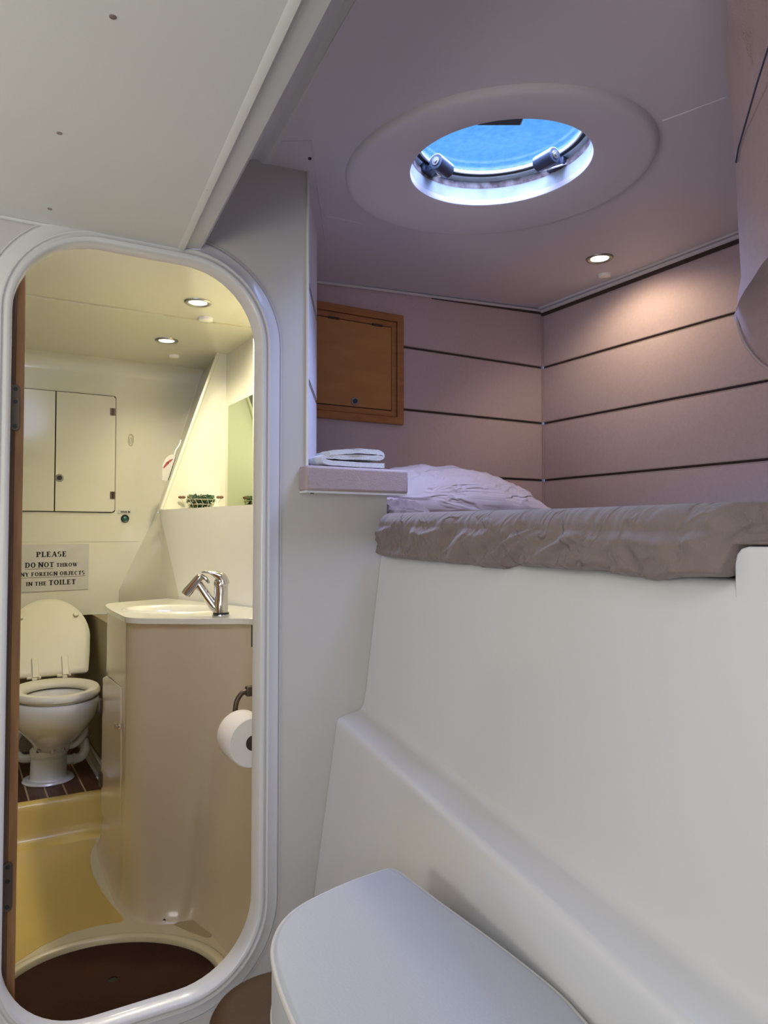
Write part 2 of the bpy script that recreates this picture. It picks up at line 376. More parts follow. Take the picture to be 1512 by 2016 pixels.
# upholstered plank walls with grooves
ZG = [1.80, 1.567, 1.330, 1.095]
def planks(name, p0, p1, zb, ztf, grooves, thick=.022, g=.0085, inward=None, matn='fabric'):
    p0 = Vector((p0[0], p0[1])); p1 = Vector((p1[0], p1[1])); d = (p1-p0).normalized(); n = Vector(inward).normalized()
    L = (p1-p0).length
    w = MB(); zs = [zb]+sorted(grooves)
    for i, z0 in enumerate(zs):
        lo = z0 if i == 0 else z0+g/2
        top = i == len(zs)-1
        za0, za1 = (ztf(p0.x), ztf(p1.x)) if top else (zs[i+1]-g/2, zs[i+1]-g/2)
        b_ = .004
        # cross section with rounded padded edges
        def sec(p, hi):
            q = lambda o_, z: (p.x+n.x*o_, p.y+n.y*o_, z)
            return [q(-thick, lo), q(-.002, lo), q(-.0005, lo+b_*.6), q(0, lo+b_*1.6), q(0, hi-b_*1.6), q(-.0005, hi-b_*.6), q(-.002, hi), q(-thick, hi)]
        w.loft([sec(p0, za0), sec(p1, za1)])
    o = struct(w.build(name, matn, angle=25))
    bk = MB()
    for z0 in grooves:
        c = (p0+p1)/2-n*.011
        bk.obox((c.x, c.y, z0), (d.x, d.y, 0), (n.x, n.y, 0), (0, 0, 1), L/2, .005, g)
        c2 = (p0+p1)/2-n*.0012
    bk.build('groove_lining', 'groove', o)
    bd = MB()
    for z0 in grooves:
        for q in (1, -1):
            c2 = (p0+p1)/2+n*.0002
            bd.obox((c2.x, c2.y, z0+q*(g/2+.0018)), (d.x, d.y, 0), (n.x, n.y, 0), (0, 0, 1), L/2, .0006, .0009)
    bd.build('groove_bead', 'bead', o)
    return o
planks('wall_right', (2.107, -1.29), (2.107, 2.30), 0, lambda x: zc(2.107)-.026, ZG, inward=(-1, 0))
planks('wall_back', (.90, 2.30), (2.107, 2.30), 0, lambda x: zc(x)-.004, ZG, inward=(0, -1))
gp = MB(); gp.box(2.100, 2.118, -1.25, 2.30, zc(2.107)-.030, zc(2.107)-.014)
struct(gp.build('trim_10', 'groove'))
gp = MB(); gp.tube([(1.55, 2.297, zc(1.55)-.010), (2.10, 2.297, zc(2.1)-.018)], .0045, 6)
struct(gp.build('trim_11', 'groove'))
cb = MB(); cb.tube([(2.1035, 2.2965, 1.0), (2.1035, 2.2965, zc(2.1)-.02)], .0035, 6)
struct(cb.build('trim_12', 'fabricdk'))
planks('wall_wing', (.711, 1.585), (.893, 1.915), 1.20, lambda x: zc(x)+.01, [1.722, 1.484], inward=(.876, -.483), matn='wingfab')
struct(MB().poly([[(.690, 1.612), (.703, 1.612), (.880, 1.935), (.894, 2.30), (.882, 2.30), (.868, 1.94)]], XYZ, 1.0, 2.02).build('wall_partition', 'gelcab', smooth=False))
wt = MB(); wt.tube([(.7115, 1.577, 1.26), (.7115, 1.577, 2.0)], .0035, 8); struct(wt.build('trim_13', 'frame'))
sc = MB(); p = atP(610, 311, (0, 0, zc(0)), (-.058, 0, 1)); sc.lathe([(0, -.004), (.004, -.003), (.004, .001)], (p.x, p.y, zc(p.x)), n=12)
struct(sc.build('trim_14', 'black'))

# ================================================================== SETTING: washroom
ZB = 1.88
bc = MB(); bc.poly([[(-.5, YB+.03), (.70, YB+.03), (.865, 1.94), (.885, 2.33), (1.06, 2.34), (1.06, 2.608), (-.5, 2.608)]], XYZ, ZB, ZB+.03); bc.box(-.5, 1.06, 2.632, 3.5, ZB, ZB+.03); bc.box(-.5, 1.06, 2.6, 2.64, ZB+.006, ZB+.04)
struct(bc.build('ceiling_washroom', 'gelbath', smooth=False))
struct(MB().box(-.50, -.45, YB+.03, 3.65, 0, 1.9).build('wall_washroom_left', 'gelbath', smooth=False))
REC = .755
fw = MB(); fw.box(-.45, 1.06, 3.45, 3.48, REC, 1.072); fw.box(-.45, 1.06, 3.452, 3.48, 1.072, 1.074); fw.box(-.45, 1.06, 3.45, 3.48, 1.074, ZB+.01)
rw = MB(); rw.box(-.45, .60, 3.4805, 3.66, REC, REC+.02); rw.box(-.45, .60, 3.63, 3.66, 0, REC-.0005); struct(rw.build('wall_recess_back', 'gelshade', smooth=False))
struct(fw.build('wall_washroom_far', 'gelbath', smooth=False))
# coving where far wall meets ceiling
cv = MB(); secs = []
for x_ in (-.45, 1.05):
    secs.append([(x_, 3.45, ZB-.06)]+[(x_, 3.45-.06+.06*math.cos(a), ZB-.06+.06*math.sin(a)) for a in [PI/2*k/8 for k in range(1, 9)]]+[(x_, 3.45, ZB)])
cv.loft(secs); struct(cv.build('trim_15', 'gelbath'))
# hull side: lower panel curving round behind the basin, upper sloped panel, shelf recess
def line_at(pts, n=10): return cat_rom([(p[0], p[1], 0) for p in pts], n)
lo_ = line_at([(.64, 3.45), (.66, 3.20), (.70, 2.95), (.745, 2.78), (.81, 2.58), (.868, 2.37), (.872, 2.15), (.86, 1.94), (.72, 1.64)])
hi_ = line_at([(.80, 3.45), (.775, 3.28), (.745, 3.13), (.728, 3.05), (.80, 2.70), (.868, 2.37), (.872, 2.15), (.86, 1.94), (.72, 1.64)])
hs = MB(); secs = []
for k in range(13):
    f = k/12; z = lerp(.60, 1.205, f); g_ = min(1, max(0, (z-.86)/(1.2-.86)))
    secs.append([(lerp(a.x, b2.x, g_), lerp(a.y, b2.y, g_), z) for a, b2 in zip(lo_, hi_)])
kb_ = [i for i, p in enumerate(lo_) if p.y < 2.80][0]
hs.loft([q[:kb_+1] for q in secs], False)
bs_ = MB(); bs_.loft([q[kb_:] for q in secs], False)
struct(bs_.build('wall_backsplash', 'gellit', angle=22))
hs.loft([[(.80, 3.45, 1.205), (.728, 3.05, 1.205)], [(1.01, 3.45, ZB), (.96, 3.05, ZB)]], False)
hs.add([(.728, 3.05, 1.205), (1.0, 3.06, 1.205), (1.0, 3.06, ZB), (.96, 3.05, ZB)], [(0, 1, 2, 3)])
hs.add([(1.0, 3.06, 1.205), (1.0, 2.37, 1.205), (1.0, 2.37, ZB), (1.0, 3.06, ZB)], [(0, 1, 2, 3)])
hs.add([(1.0, 2.37, 1.205), (.868, 2.37, 1.205), (.868, 2.37, ZB), (1.0, 2.37, ZB)], [(0, 1, 2, 3)])
hs.add([(.868, 2.37, 1.205), (.86, 1.94, 1.205), (.86, 1.94, ZB), (.868, 2.37, ZB)], [(0, 1, 2, 3)])
hs.add([(.86, 1.94, 1.205), (.72, 1.62, 1.205), (.72, 1.62, ZB), (.86, 1.94, ZB)], [(0, 1, 2, 3)])
struct(hs.build('wall_washroom_right', 'gelbath', angle=22))
sh = MB(); sh.poly([[(.730, 3.06), (1.0, 3.06), (1.0, 2.37), (.870, 2.37)]+[(p.x, p.y) for p in reversed([q for q in hi_ if 2.40 < q.y < 3.05])]], XYZ, 1.19, 1.206)
struct(sh.build('trim_16', 'gelbath', smooth=False))
eg = MB(); eg.tube([(.728, 3.049, 1.208), (.96, 3.049, ZB)], .007, 8); eg.tube([(.80+.004, 3.449, 1.2), (1.008, 3.449, ZB)], .0025, 6)
eg.tube([(.655, 3.449, .76), (.80, 3.449, 1.2)], .0025, 6)
struct(eg.build('trim_17', 'gelbath'))
# pan floor, riser, toilet platform
GC = (.338, 1.868)
GROT = math.atan2(-.505, .863)
pan = MB(); pan.poly([[(-.45, YB+.03), (1.0, YB+.03), (1.0, 3.0), (-.45, 3.0)], circ(GC[0], GC[1], .262, 72, .214, GROT)], XYZ, 0, .03)
pan.box(-.45, 1.0, YB, 2.87, -.05, .004)
struct(pan.build('floor_washroom', 'gelrim', smooth=False))
rim = MB()
def er(k, z): return [(x, y, z) for x, y in circ(GC[0], GC[1], .262+k, 72, .214+k, GROT)]
rim.loft([er(-.004, .012), er(-.004, .033), er(-.001, .0365), er(.014, .0375), er(.020, .034), er(.022, .028)], True, False, False)
struct(rim.build('trim_18', 'gelrim', angle=50))
# riser with coved foot
rs = MB(); secs = []
for x_ in (-.45, .60):
    s_ = [(x_, 2.80, .030), (x_, 2.835, .034), (x_, 2.852, .048), (x_, 2.860, .07), (x_, 2.868, .140), (x_, 2.872, .157), (x_, 2.882, .165), (x_, 2.905, .165), (x_, 2.907, .150), (x_, 2.93, .150), (x_, 2.93, 0), (x_, 2.80, 0)]
    secs.append(s_)
rs.loft(secs); struct(rs.build('trim_19', 'gelfloor', angle=40))
struct(MB().box(-.45, 1.0, 2.9, 3.66, .10, .148).build('floor_platform', 'gelbath', smooth=False))
# side panel and skirting of the toilet recess
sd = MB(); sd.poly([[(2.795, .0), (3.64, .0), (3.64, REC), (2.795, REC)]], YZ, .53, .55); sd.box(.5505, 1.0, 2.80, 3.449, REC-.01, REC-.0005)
struct(sd.build('wall_recess', 'gelshade', smooth=False))
sk = MB(); sk.poly([[(2.90, .148), (3.6, .148), (3.6, .20), (2.90, .20)]], YZ, .515, .53)
struct(sk.build('baseboard_right', 'gelbath', bevel=.006))
# sunk pads in pan floor
pd_ = MB()
def tri(pxs, z=.0315):
    pts = [atZ(px, py, z) for px, py in pxs]; pd_.poly([[(p.x, p.y) for p in pts]], XYZ, z-.004, z+.0005)
tri([(343, 1820), (352, 1815), (381, 1812), (417, 1840), (416, 1844), (405, 1845), (370, 1832)])
tri([(446, 1882), (457, 1881), (452, 1893), (445, 1905), (443, 1898)])
struct(pd_.build('trim_20', 'tile', smooth=False))

yp = MB(); pts = [atZ(px, py, .0305) for px, py in ((-60, 1690), (30, 1676), (190, 1652), (181, 1672), (177, 1692), (183, 1722), (200, 1755), (222, 1784), (240, 1803), (244, 1811), (238, 1816), (196, 1821), (140, 1836), (82, 1862), (36, 1892), (-60, 1960))]
yp.poly([[(p.x, p.y) for p in pts]], XYZ, .027, .0310)
struct(yp.build('trim_21', 'gelfloor', smooth=False))

# ================================================================== wooden door (open, seen on its hinge edge)
WD = atY(46, 900, 1.626).x
d1 = struct(MB().box(WD-.017, WD, 1.628, 2.10, .118, 1.668).build('door_1', 'wooddoor', bevel=.002))
MB().box(WD-.037, WD-.0165, 1.626, 2.07, .118, 1.668).build('rebate', 'wooddoordk', d1, bevel=.0015)
def dhinge(py0, py1):
    a = atY(32, py0, 1.625); b2 = atY(27, py1, 1.625); h = MB()
    out = rrect(WD-.0255, WD-.0075, b2.z, a.z, .009, 6); h.poly([out], XZ, 1.6225, 1.630)
    o = h.build('hinge', 'bronze', d1, bevel=.001)
    k = MB(); k.tube([(WD-.029, 1.6215, lerp(a.z, b2.z, .32)), (WD-.029, 1.6215, lerp(a.z, b2.z, .68))], .0045, 10); k.build('hinge_pin', 'bronze', o)
    k = MB()
    for f in (.1, .38, .9): k.lathe([(0, .0010), (.0035, .0010), (.004, 0)], (WD-.0160, 1.6222, lerp(a.z, b2.z, f)), (0, -1, 0), 12)
    k.build('screw_heads', 'black', o)
dhinge(757, 848); dhinge(1694, 1792)

# ================================================================== washroom: basin unit
top = [(.528, 2.79), (.475, 2.74), (.452, 2.60), (.447, 2.33), (.452, 2.262), (.481, 2.213), (.535, 2.178), (.62, 2.120), (.68, 2.086), (.745, 2.045), (.762, 1.90), (.745, 1.74)]
bot = [(.528, 2.79), (.470, 2.775), (.447, 2.60), (.440, 2.33), (.446, 2.250), (.468, 2.165), (.510, 2.118), (.565, 2.095), (.612, 2.088), (.636, 1.945), (.645, 1.775), (.65, 1.70)]
T = cat_rom([(p[0], p[1], 0) for p in top], 8); B_ = cat_rom([(p[0], p[1], 0) for p in bot], 8)
unit = empty('basin_unit', (.6, 2.3, .03), 'cream moulded washbasin pedestal with curved front inside the doorway', 'washbasin')
secs = []
zs = [.028, .032, .045, .07, .11, .17, .25, .36, .48, .6, .7, .78, .83, .848, .856, .860, .861]
n = len(T)
for z in zs:
    w = (1-ss(.03, .80, z))*.75 + .25*(1-ss(.03, .20, z)); sec = []
    for i in range(n):
        p = T[i].lerp(B_[i], w)
        tn = (T[min(i+1, n-1)]-T[max(i-1, 0)]).normalized(); nr = Vector((tn.y, -tn.x, 0))   # outward (towards camera side)
        if nr.dot(Vector((-.5, -.86, 0))) < 0 and i > 3: nr = -nr
        off = 0
        if z < .11: off = .030*(1-math.sqrt(max(0, 1-(1-(z-.028)/.082)**2)))
        if z > .843: off = -.010*((z-.843)/.018)**2
        nr2 = Vector((-.7, -.7, 0)).normalized()
        q = p+nr2*off if off > 0 else p-nr2*(-off)*1.0*(-1)
        sec.append((q.x, q.y, z))
    secs.append(sec)
body = MB(); body.loft(secs, False)
body.build('basin_body', 'gelunit', unit, angle=50)
# deck with oval bowl
BX, BY, BRa, BRb, BROT = .625, 2.43, .160, .112, math.atan2(-.62, .78)
deck_out = [(q[0], q[1]) for q in secs[-1]]+[(.79, 1.80), (.855, 1.98), (.862, 2.36), (.802, 2.58), (.738, 2.78), (.705, 2.86)]
dk = MB(); dk.poly([deck_out, circ(BX, BY, BRa, 64, BRb, BROT)], XYZ, .845, .861)
dk.build('deck', 'gelbath', unit, smooth=False)
bw = MB()
def be(k, z): return [(x, y, z) for x, y in circ(BX, BY, BRa+k, 64, BRb+k, BROT)]
bw.loft([be(.014, .8605), be(.010, .864), be(.002, .865), be(-.004, .861), be(-.012, .845), be(-.03, .80), be(-.055, .765), be(-.085, .752), be(-.105, .75)], True, False, True)
bw.build('bowl', 'gelbath', unit, angle=60)
# locker door on the left side of the unit
ld = MB()
def lf(px, py): return atX(px, py, .4435)
pts = [lf(203, 1334), lf(209, 1331), lf(238, 1353), lf(238, 1644), lf(235, 1649), lf(199, 1600)]
ld.poly([[(p.y, p.z) for p in pts]], YZ, .4425, .4480)
lk = ld.build('locker_door', 'gelunit', unit, bevel=.002)
for (py0, py1) in ((1376, 1402), (1520, 1548)):
    a = lf(201, py0); b2 = lf(201, py1); MB().box(.4345, .4425, a.y-.018, a.y+.018, b2.z, a.z).build('hinge', 'bronze', lk, bevel=.001)
p = lf(239, 1430); kb = MB(); kb.lathe([(0, .014), (.007, .014), (.0085, .011), (.005, .006), (.009, .002), (.009, 0)], (.4405, p.y, p.z), (-1, 0, 0), 16)
kb.box(.428, .4405, p.y+.012, p.y+.03, p.z-.006, p.z+.006); kb.build('latch_knob', 'chrome', lk)
# slot at wall end of the deck and small drain plug hole at foot
p = atP(496, 1246, (.753, 2.03, .8), (.505, .863, 0)); MB().box(p.x, p.x+.02, p.y-.004, p.y+.006, p.z-.040, p.z+.040).build('slot', 'black', unit)
p = atZ(323, 1808, .035); MB().lathe([(0, .001), (.004, .001), (.004, 0)], (p.x-.003, p.y-.016, .038), (-.4, -.8, .4), 12).build('drain_hole', 'black', unit)

# faucet
fa = empty('mixer_tap', (.690, 2.146, .861), 'chrome pull-out mixer tap on the washbasin deck', 'tap')
FU = Vector((-.863, .505, 0)); FZ = Vector((0, 0, 1)); F0 = Vector((.690, 2.146, .861)); FS = Vector((.505, .863, 0))
def fl(u, z, s_=0): return F0+FU*u+FZ*z+FS*s_
MB().lathe([(0, 0), (.025, 0), (.026, .003), (.024, .006)], F0, n=28).build('base_ring', 'chrome', fa)
MB().lathe([(.0235, .006), (.0235, .011), (.0215, .012)], F0, n=28).build('gasket', 'black', fa)
MB().lathe([(0, .01), (.0205, .011), (.0205, .088), (.0195, .090), (.0205, .092), (.0205, .094)], F0, n=28).build('body', 'chrome', fa)
lv = MB()
cs = cat_rom([fl(-.006, .094), fl(-.001, .112), fl(.012, .122), fl(.030, .129), fl(.046, .1315), fl(.058, .130)], 5)
rr = [(.0215, .0205), (.019, .0175), (.016, .012), (.013, .006), (.011, .004), (.007, .002)]
secs = []
for i, c in enumerate(cs):
    f = i/(len(cs)-1)*(len(rr)-1); k = min(int(f), len(rr)-2); a = lerp(rr[k][0], rr[k+1][0], f-k); h = lerp(rr[k][1], rr[k+1][1], f-k)
    d = (cs[min(i+1, len(cs)-1)]-cs[max(i-1, 0)]).normalized(); nn = d.cross(FS).normalized()
    secs.append([c+FS*a*math.cos(2*PI*j/16)+nn*h*math.sin(2*PI*j/16) for j in range(16)])
lv.loft(secs); lv.lathe([(0, .092), (.0215, .092), (.0215, .100), (.019, .108), (.012, .115), (0, .118)], F0, n=24)
lv.build('lever', 'chrome', fa)
MB().tube([fl(.006, .016), fl(.020, .028), fl(.040, .056), fl(.062, .088), fl(.066, .094)], [.013, .015, .014, .013, .013], 18).build('spout', 'chrome', fa)
MB().tube([fl(.058, .122), fl(.061, .118), fl(.068, .109), fl(.098, .072), fl(.103, .064), fl(.104, .062)], [.006, .012, .014, .0165, .0165, .013], 20).build('spray_head', 'chrome', fa)
MB().tube([fl(.060, .121), fl(.048, .114), fl(.038, .102), fl(.036, .098)], [.006, .006, .005, .003], 10).build('trigger', 'chrome', fa)

# toilet roll and its holder
RX, RZ = .648, .588
rl = empty('toilet_roll', (RX, 1.80, RZ), 'white toilet paper roll hanging on the bronze holder', 'toilet paper')
R_ = MB(); R_.lathe([(.019, 0), (.060, 0), (.062, .003), (.062, .097), (.060, .10), (.019, .10), (.019, 0)], (RX, 1.752, RZ), (0, 1, 0), 40)
R_.build('paper', 'paper', rl)
MB().lathe([(.017, -.0005), (.0192, -.0005), (.0192, .1005), (.017, .1005), (.017, -.0005)], (RX, 1.752, RZ), (0, 1, 0), 24).build('core', 'bronze', rl)
hd = empty('roll_holder', (.70, 1.85, .69), 'dark bronze toilet roll holder on the side of the basin unit', 'roll holder')
MB().obox((.700, 1.875, .690), (1, 0, 0), (0, 1, 0), (0, 0, 1), .028, .010, .013).build('mount', 'bronze', hd, bevel=.003)
MB().tube(cat_rom([(.680, 1.875, .690), (.662, 1.876, .686), (.648, 1.876, .668), (.643, 1.876, .640), (.643, 1.876, .600), (.645, 1.872, .589), (.648, 1.86, .588), (.648, 1.76, .588)], 5), .0065, 12).build('arm', 'bronze', hd)

# ================================================================== toilet
TX = .341
to = empty('marine_toilet', (TX, 3.12, .148), 'cream marine toilet with raised lid on the teak platform', 'toilet')
def el(cx, cy, a, b2, z, n=40, back=0): 
    return [(cx+a*math.cos(2*PI*j/n), cy+b2*math.sin(2*PI*j/n)*(1 if math.sin(2*PI*j/n) < 0 else 1-back), z) for j in range(n)]
bl = MB()
bl.loft([el(TX, 3.15, .062, .062, .262), el(TX, 3.14, .066, .068, .285), el(TX, 3.12, .076, .088, .31), el(TX, 3.09, .100, .125, .345), el(TX, 3.06, .128, .165, .39), el(TX, 3.045, .145, .188, .43), el(TX, 3.04, .151, .196, .465), el(TX, 3.04, .153, .199, .488), el(TX, 3.04, .150, .196, .497),
         el(TX, 3.03, .115, .150, .497), el(TX, 3.03, .108, .142, .485), el(TX, 3.04, .10, .13, .44), el(TX, 3.07, .06, .08, .36), el(TX, 3.08, .03, .04, .33)])
bl.build('bowl', 'ceramic', to, angle=50)
MB().loft([el(TX, 3.045, .095, .125, .425), el(TX, 3.045, .0951, .1251, .427)]).build('water', 'water', to)
st = MB()
st.loft([el(TX, 3.04, .150, .196, .503), el(TX, 3.04, .156, .202, .508), el(TX, 3.04, .156, .202, .520), el(TX, 3.04, .150, .196, .530), el(TX, 3.035, .128, .172, .532), el(TX, 3.03, .112, .146, .522), el(TX, 3.03, .108, .140, .510), el(TX, 3.03, .110, .142, .503), el(TX, 3.04, .150, .196, .503)], True, False, False)
st.build('seat', 'seatpl', to, angle=50)
# lid
tl = math.radians(33); HYc, HZ = 3.236, .540
LU = Vector((0, math.sin(tl), math.cos(tl))); LN = Vector((0, -math.cos(tl), math.sin(tl)))
out = [(-.130, 0), (.130, 0), (.138, .01), (.149, .09), (.156, .17)]+[(.156*math.cos(a), .17+.178*math.sin(a)) for a in [PI*k/24 for k in range(1, 24)]]+[(-.156, .17), (-.149, .09), (-.138, .01)]
lid = MB(); secs = []
def lidp(x, w, h): p = Vector((TX+.006, HYc, HZ))+Vector((x, 0, 0))+LU*w+LN*h; return (p.x, p.y, p.z)
for k, h in ((.004, -.009), (0, -.006), (0, .003), (.004, .007), (.02, .008)):
    secs.append([lidp(x*(1-k/.149), .16+(w-.16)*(1-k/.17), h) for x, w in out])
lid.loft(secs); lido = lid.build('lid', 'seatpl', to, angle=45)
for s_ in (-1, 1):
    bm_ = MB(); c = Vector(lidp(s_*.105, .262, .007)); bm_.lathe([(0, .012), (.008, .012), (.011, .008), (.012, 0)], c, LN, 16); bm_.build('bumper', 'seatpl', lido)
    hh = MB(); c = Vector(lidp(s_*.055-.004, .035, .010)); hh.obox(c, (1, 0, 0), LU, LN, .012, .042, .006)
    hh.obox((TX+s_*.055-.004, 3.215, .534), (1, 0, 0), (0, 1, 0), (0, 0, 1), .009, .016, .007); hh.tube([(TX+s_*.055-.03, 3.232, .538), (TX+s_*.055+.022, 3.232, .538)], .006, 10)
    hh.build('seat_hinge', 'seatpl', to, bevel=.002)
ps = MB(); PY = 3.15
ps.lathe([(.0, .0085), (.092, .0085), (.094, .011), (.090, .017), (.070, .019), (.066, .025), (.064, .10), (.066, .102), (.066, .104), (.063, .106), (.063, .108), (.068, .110), (.068, .128), (.063, .132), (.058, .14)], (TX-.01, PY, .148), n=40)
pso = ps.build('pedestal', 'ceramic', to, angle=40)
for x_ in (-.042, .010, .045):
    MB().lathe([(0, .020), (.004, .020), (.0055, .017), (.0055, .008), (.010, .008), (.010, 0)], (TX-.01+x_, PY-.070, .288), (0, -.6, .8), 12).build('bolt', 'chrome', to)
MB().box(TX-.012, TX-.002, PY-.084, PY-.02, .270, .318).build('rib', 'ceramic', to, bevel=.002)
MB().tube(cat_rom([(TX-.05, 3.20, .235), (TX-.10, 3.19, .24), (TX-.125, 3.2, .27), (TX-.12, 3.22, .31), (TX-.09, 3.26, .33)], 6), .017, 14).build('hose', 'ceramic', to)
MB().tube(cat_rom([(TX+.04, 3.14, .275), (TX+.085, 3.13, .285), (TX+.118, 3.14, .32), (TX+.118, 3.17, .355), (TX+.10, 3.2, .38)], 6), .0125, 14).build('hose', 'ceramic', to)
MB().tube(cat_rom([(TX+.04, 3.17, .218), (TX+.09, 3.17, .216), (TX+.115, 3.172, .225), (TX+.126, 3.175, .25), (TX+.122, 3.19, .28)], 6), .019, 14).build('outlet_pipe', 'ceramic', to)
MB().lathe([(.0, 0), (.0215, 0), (.0215, .008), (0, .008)], (TX+.080, 3.17, .2165), (1, 0, 0), 18).build('pipe_collar', 'ceramic', to)
MB().tube([(TX+.07, 3.16, .30), (TX+.09, 3.155, .335)], .009, 10).build('valve_stem', 'steel', to)
MB().tube([(TX+.10, 3.21, .27), (TX+.155, 3.22, .285)], .007, 8).build('pump_rod', 'steel', to)
MB().tube([(TX+.12, 3.2, .255), (TX+.15, 3.19, .31)], .005, 8).build('pump_lever', 'steel', to)

# teak planks with pale caulk lines
pk = empty('teak_grating', (.1, 3.2, .148), 'dark teak board floor under the toilet with pale caulk lines', 'floor board')
xs = [-.42, -.36, -.30, -.24, -.18, -.12, -.06, 0, .06, .122, .184, .246, .308, .372, .436, .500]
for a, b2 in zip(xs[:-1], xs[1:]):
    MB().box(a+.003, b2-.003, 2.908, 3.6, .148, .156).build('board', 'teak', pk, bevel=.0008)
ck = MB()
for a in xs[1:-1]: ck.box(a-.003, a+.003, 2.908, 3.6, .148, .1555)
ck.build('caulking', 'caulk', pk)

# shower mat
sm_ = MB(); flat = [(x, y) for x, y in circ(GC[0], GC[1], .253, 72, .205, GROT)]
dc = atZ(222, 1928, .0235)
sm_.poly([flat, circ(dc.x, dc.y, .012, 20)], XYZ, .006, .0235)
smo = tag(sm_.build('shower_mat', 'mat', smooth=False), 'oval dark brown shower mat with central drain hole on the washroom floor', 'mat')
MB().lathe([(0, 0), (.0125, 0), (.0125, -.006), (0, -.006)], (dc.x, dc.y, .0215), n=20).build('drain', 'black', smo)

# ================================================================== far wall cabinet, button, hook, sign, tag
wc = empty('wall_cabinet', (.3, 3.445, 1.205), 'cream flush locker on the far washroom wall above the sign', 'cabinet')
WY = 3.449
bk = MB(); bk.poly([rrect(-.20, .620, 1.203, 1.727, .012, 5)], XZ, WY-.001, WY); bk.build('gap', 'groove', wc)
d_r = MB(); d_r.poly([[(.372, 1.206), (.607, 1.206), (.6165, 1.2155), (.6165, 1.714), (.607, 1.7235), (.372, 1.7235)]], XZ, WY-.010, WY-.0012); dr = d_r.build('door', 'gelbath', wc, bevel=.0015)
d_l = MB(); d_l.poly([[(-.197, 1.206), (.3675, 1.206), (.3675, 1.7235), (-.197, 1.7235)]], XZ, WY-.010, WY-.0012); d_l.build('door', 'gelbath', wc, bevel=.0015)
p = atY(117, 941, WY-.010); k = MB(); k.lathe([(0, .006), (.007, .006), (.009, .003), (.016, .003), (.018, 0)], (p.x, p.y, p.z), (0, -1, 0), 28); ko = k.build('knob', 'chrome', dr)
MB().lathe([(.006, .0065), (.010, .0065), (.010, .0035), (.006, .0035)], (p.x, p.y, p.z), (0, -1, 0), 20).build('knob_ring', 'black', ko)
for py in (811, 975):
    p = atY(222, py, WY-.010); h_ = MB(); h_.box(p.x-.011, p.x+.011, WY-.0125, WY-.009, p.z-.016, p.z+.016); h_.tube([(p.x, WY-.013, p.z-.016), (p.x, WY-.013, p.z+.016)], .003, 8)
    h_.build('hinge', 'bronze', wc)
p = atY(246, 1021, 3.449); gb = empty('push_button', (p.x, 3.449, p.z), 'round green push button with black rim on the washroom wall', 'button')
MB().lathe([(.011, .004), (.016, .006), (.0175, .004), (.018, 0), (0, 0), (.0, .001), (.011, .001)], (p.x, 3.449, p.z), (0, -1, 0), 28).build('rim', 'black', gb)
MB().lathe([(0, .007), (.008, .006), (.0115, .003), (.0115, 0)], (p.x, 3.449, p.z), (0, -1, 0), 24).build('button_cap', 'green', gb)
a = atY(232, 1004, 3.449); b2 = atY(257, 1011.5, 3.449)
lb = MB().box(a.x, b2.x, 3.4475, 3.449, b2.z, a.z).build('label_strip', 'card'); tag(lb, 'tiny white label strip above the green push button', 'label')
q = MB(); x_ = a.x+.012
for w in (.004, .005, .003, .005, .004): q.box(x_, x_+w, 3.4470, 3.4475, b2.z+.005, a.z-.005); x_ += w+.0015
q.box(x_+.003, x_+.012, 3.4470, 3.4475, b2.z+.005, a.z-.005)
q.build('print', 'ink', lb)
p = atY(258, 866, 3.448); hk = MB(); hk.ring([(p.x+.011*math.cos(t_), 3.447, p.z+.026*math.sin(t_)) for t_ in [2*PI*i/28 for i in range(28)]], .0022)
hk.ring([(p.x+.0055*math.cos(t_), 3.447, p.z-.004+.014*math.sin(t_)) for t_ in [2*PI*i/20 for i in range(20)]], .0015)
tag(hk.build('wall_hook', 'seatpl'), 'small cream oval hook stuck on the far washroom wall', 'hook')
# hanging card
tcx = empty('hanging_card', tuple(atY(331, 895, 3.12)), 'small white card with red print hanging beside the sloping washroom wall', 'card')
def tp(px, py, Y=3.12): v = atY(px, py, Y); return v
q = [tp(319, 945), tp(330, 947), tp(345, 900), tp(344, 895), tp(336, 895), tp(327, 901), tp(320, 915)]
c_ = MB(); c_.poly([[(v.x, v.z) for v in q]], XZ, 3.12, 3.1225); c_.build('card', 'card', tcx)
q = [tp(330.5, 946), tp(332, 946), tp(346, 901), tp(344.5, 897)]
c_ = MB(); c_.poly([[(v.x, v.z) for v in q]], XZ, 3.1205, 3.130); c_.build('card_edge', 'black', tcx)
c_ = MB()
q = [tp(321, 920), tp(323, 922), tp(333, 912), tp(331, 910), tp(326, 912)]
c_.poly([[(v.x, v.z) for v in q]], XZ, 3.1190, 3.1195)
q = [tp(326, 911), tp(335, 905), tp(341, 903), tp(336, 909), tp(331, 912)]
c_.poly([[(v.x, v.z) for v in q]], XZ, 3.1190, 3.1195); c_.build('print', 'red', tcx)
c_ = MB(); c_.tube([tp(343, 897), tp(346, 886), tp(349, 882), tp(354, 874), tp(356, 866)], .0022, 6); c_.tube([tp(348, 882), tp(343, 874), tp(340, 870)], .0018, 6)
c_.build('hook_wire', 'wire', tcx)

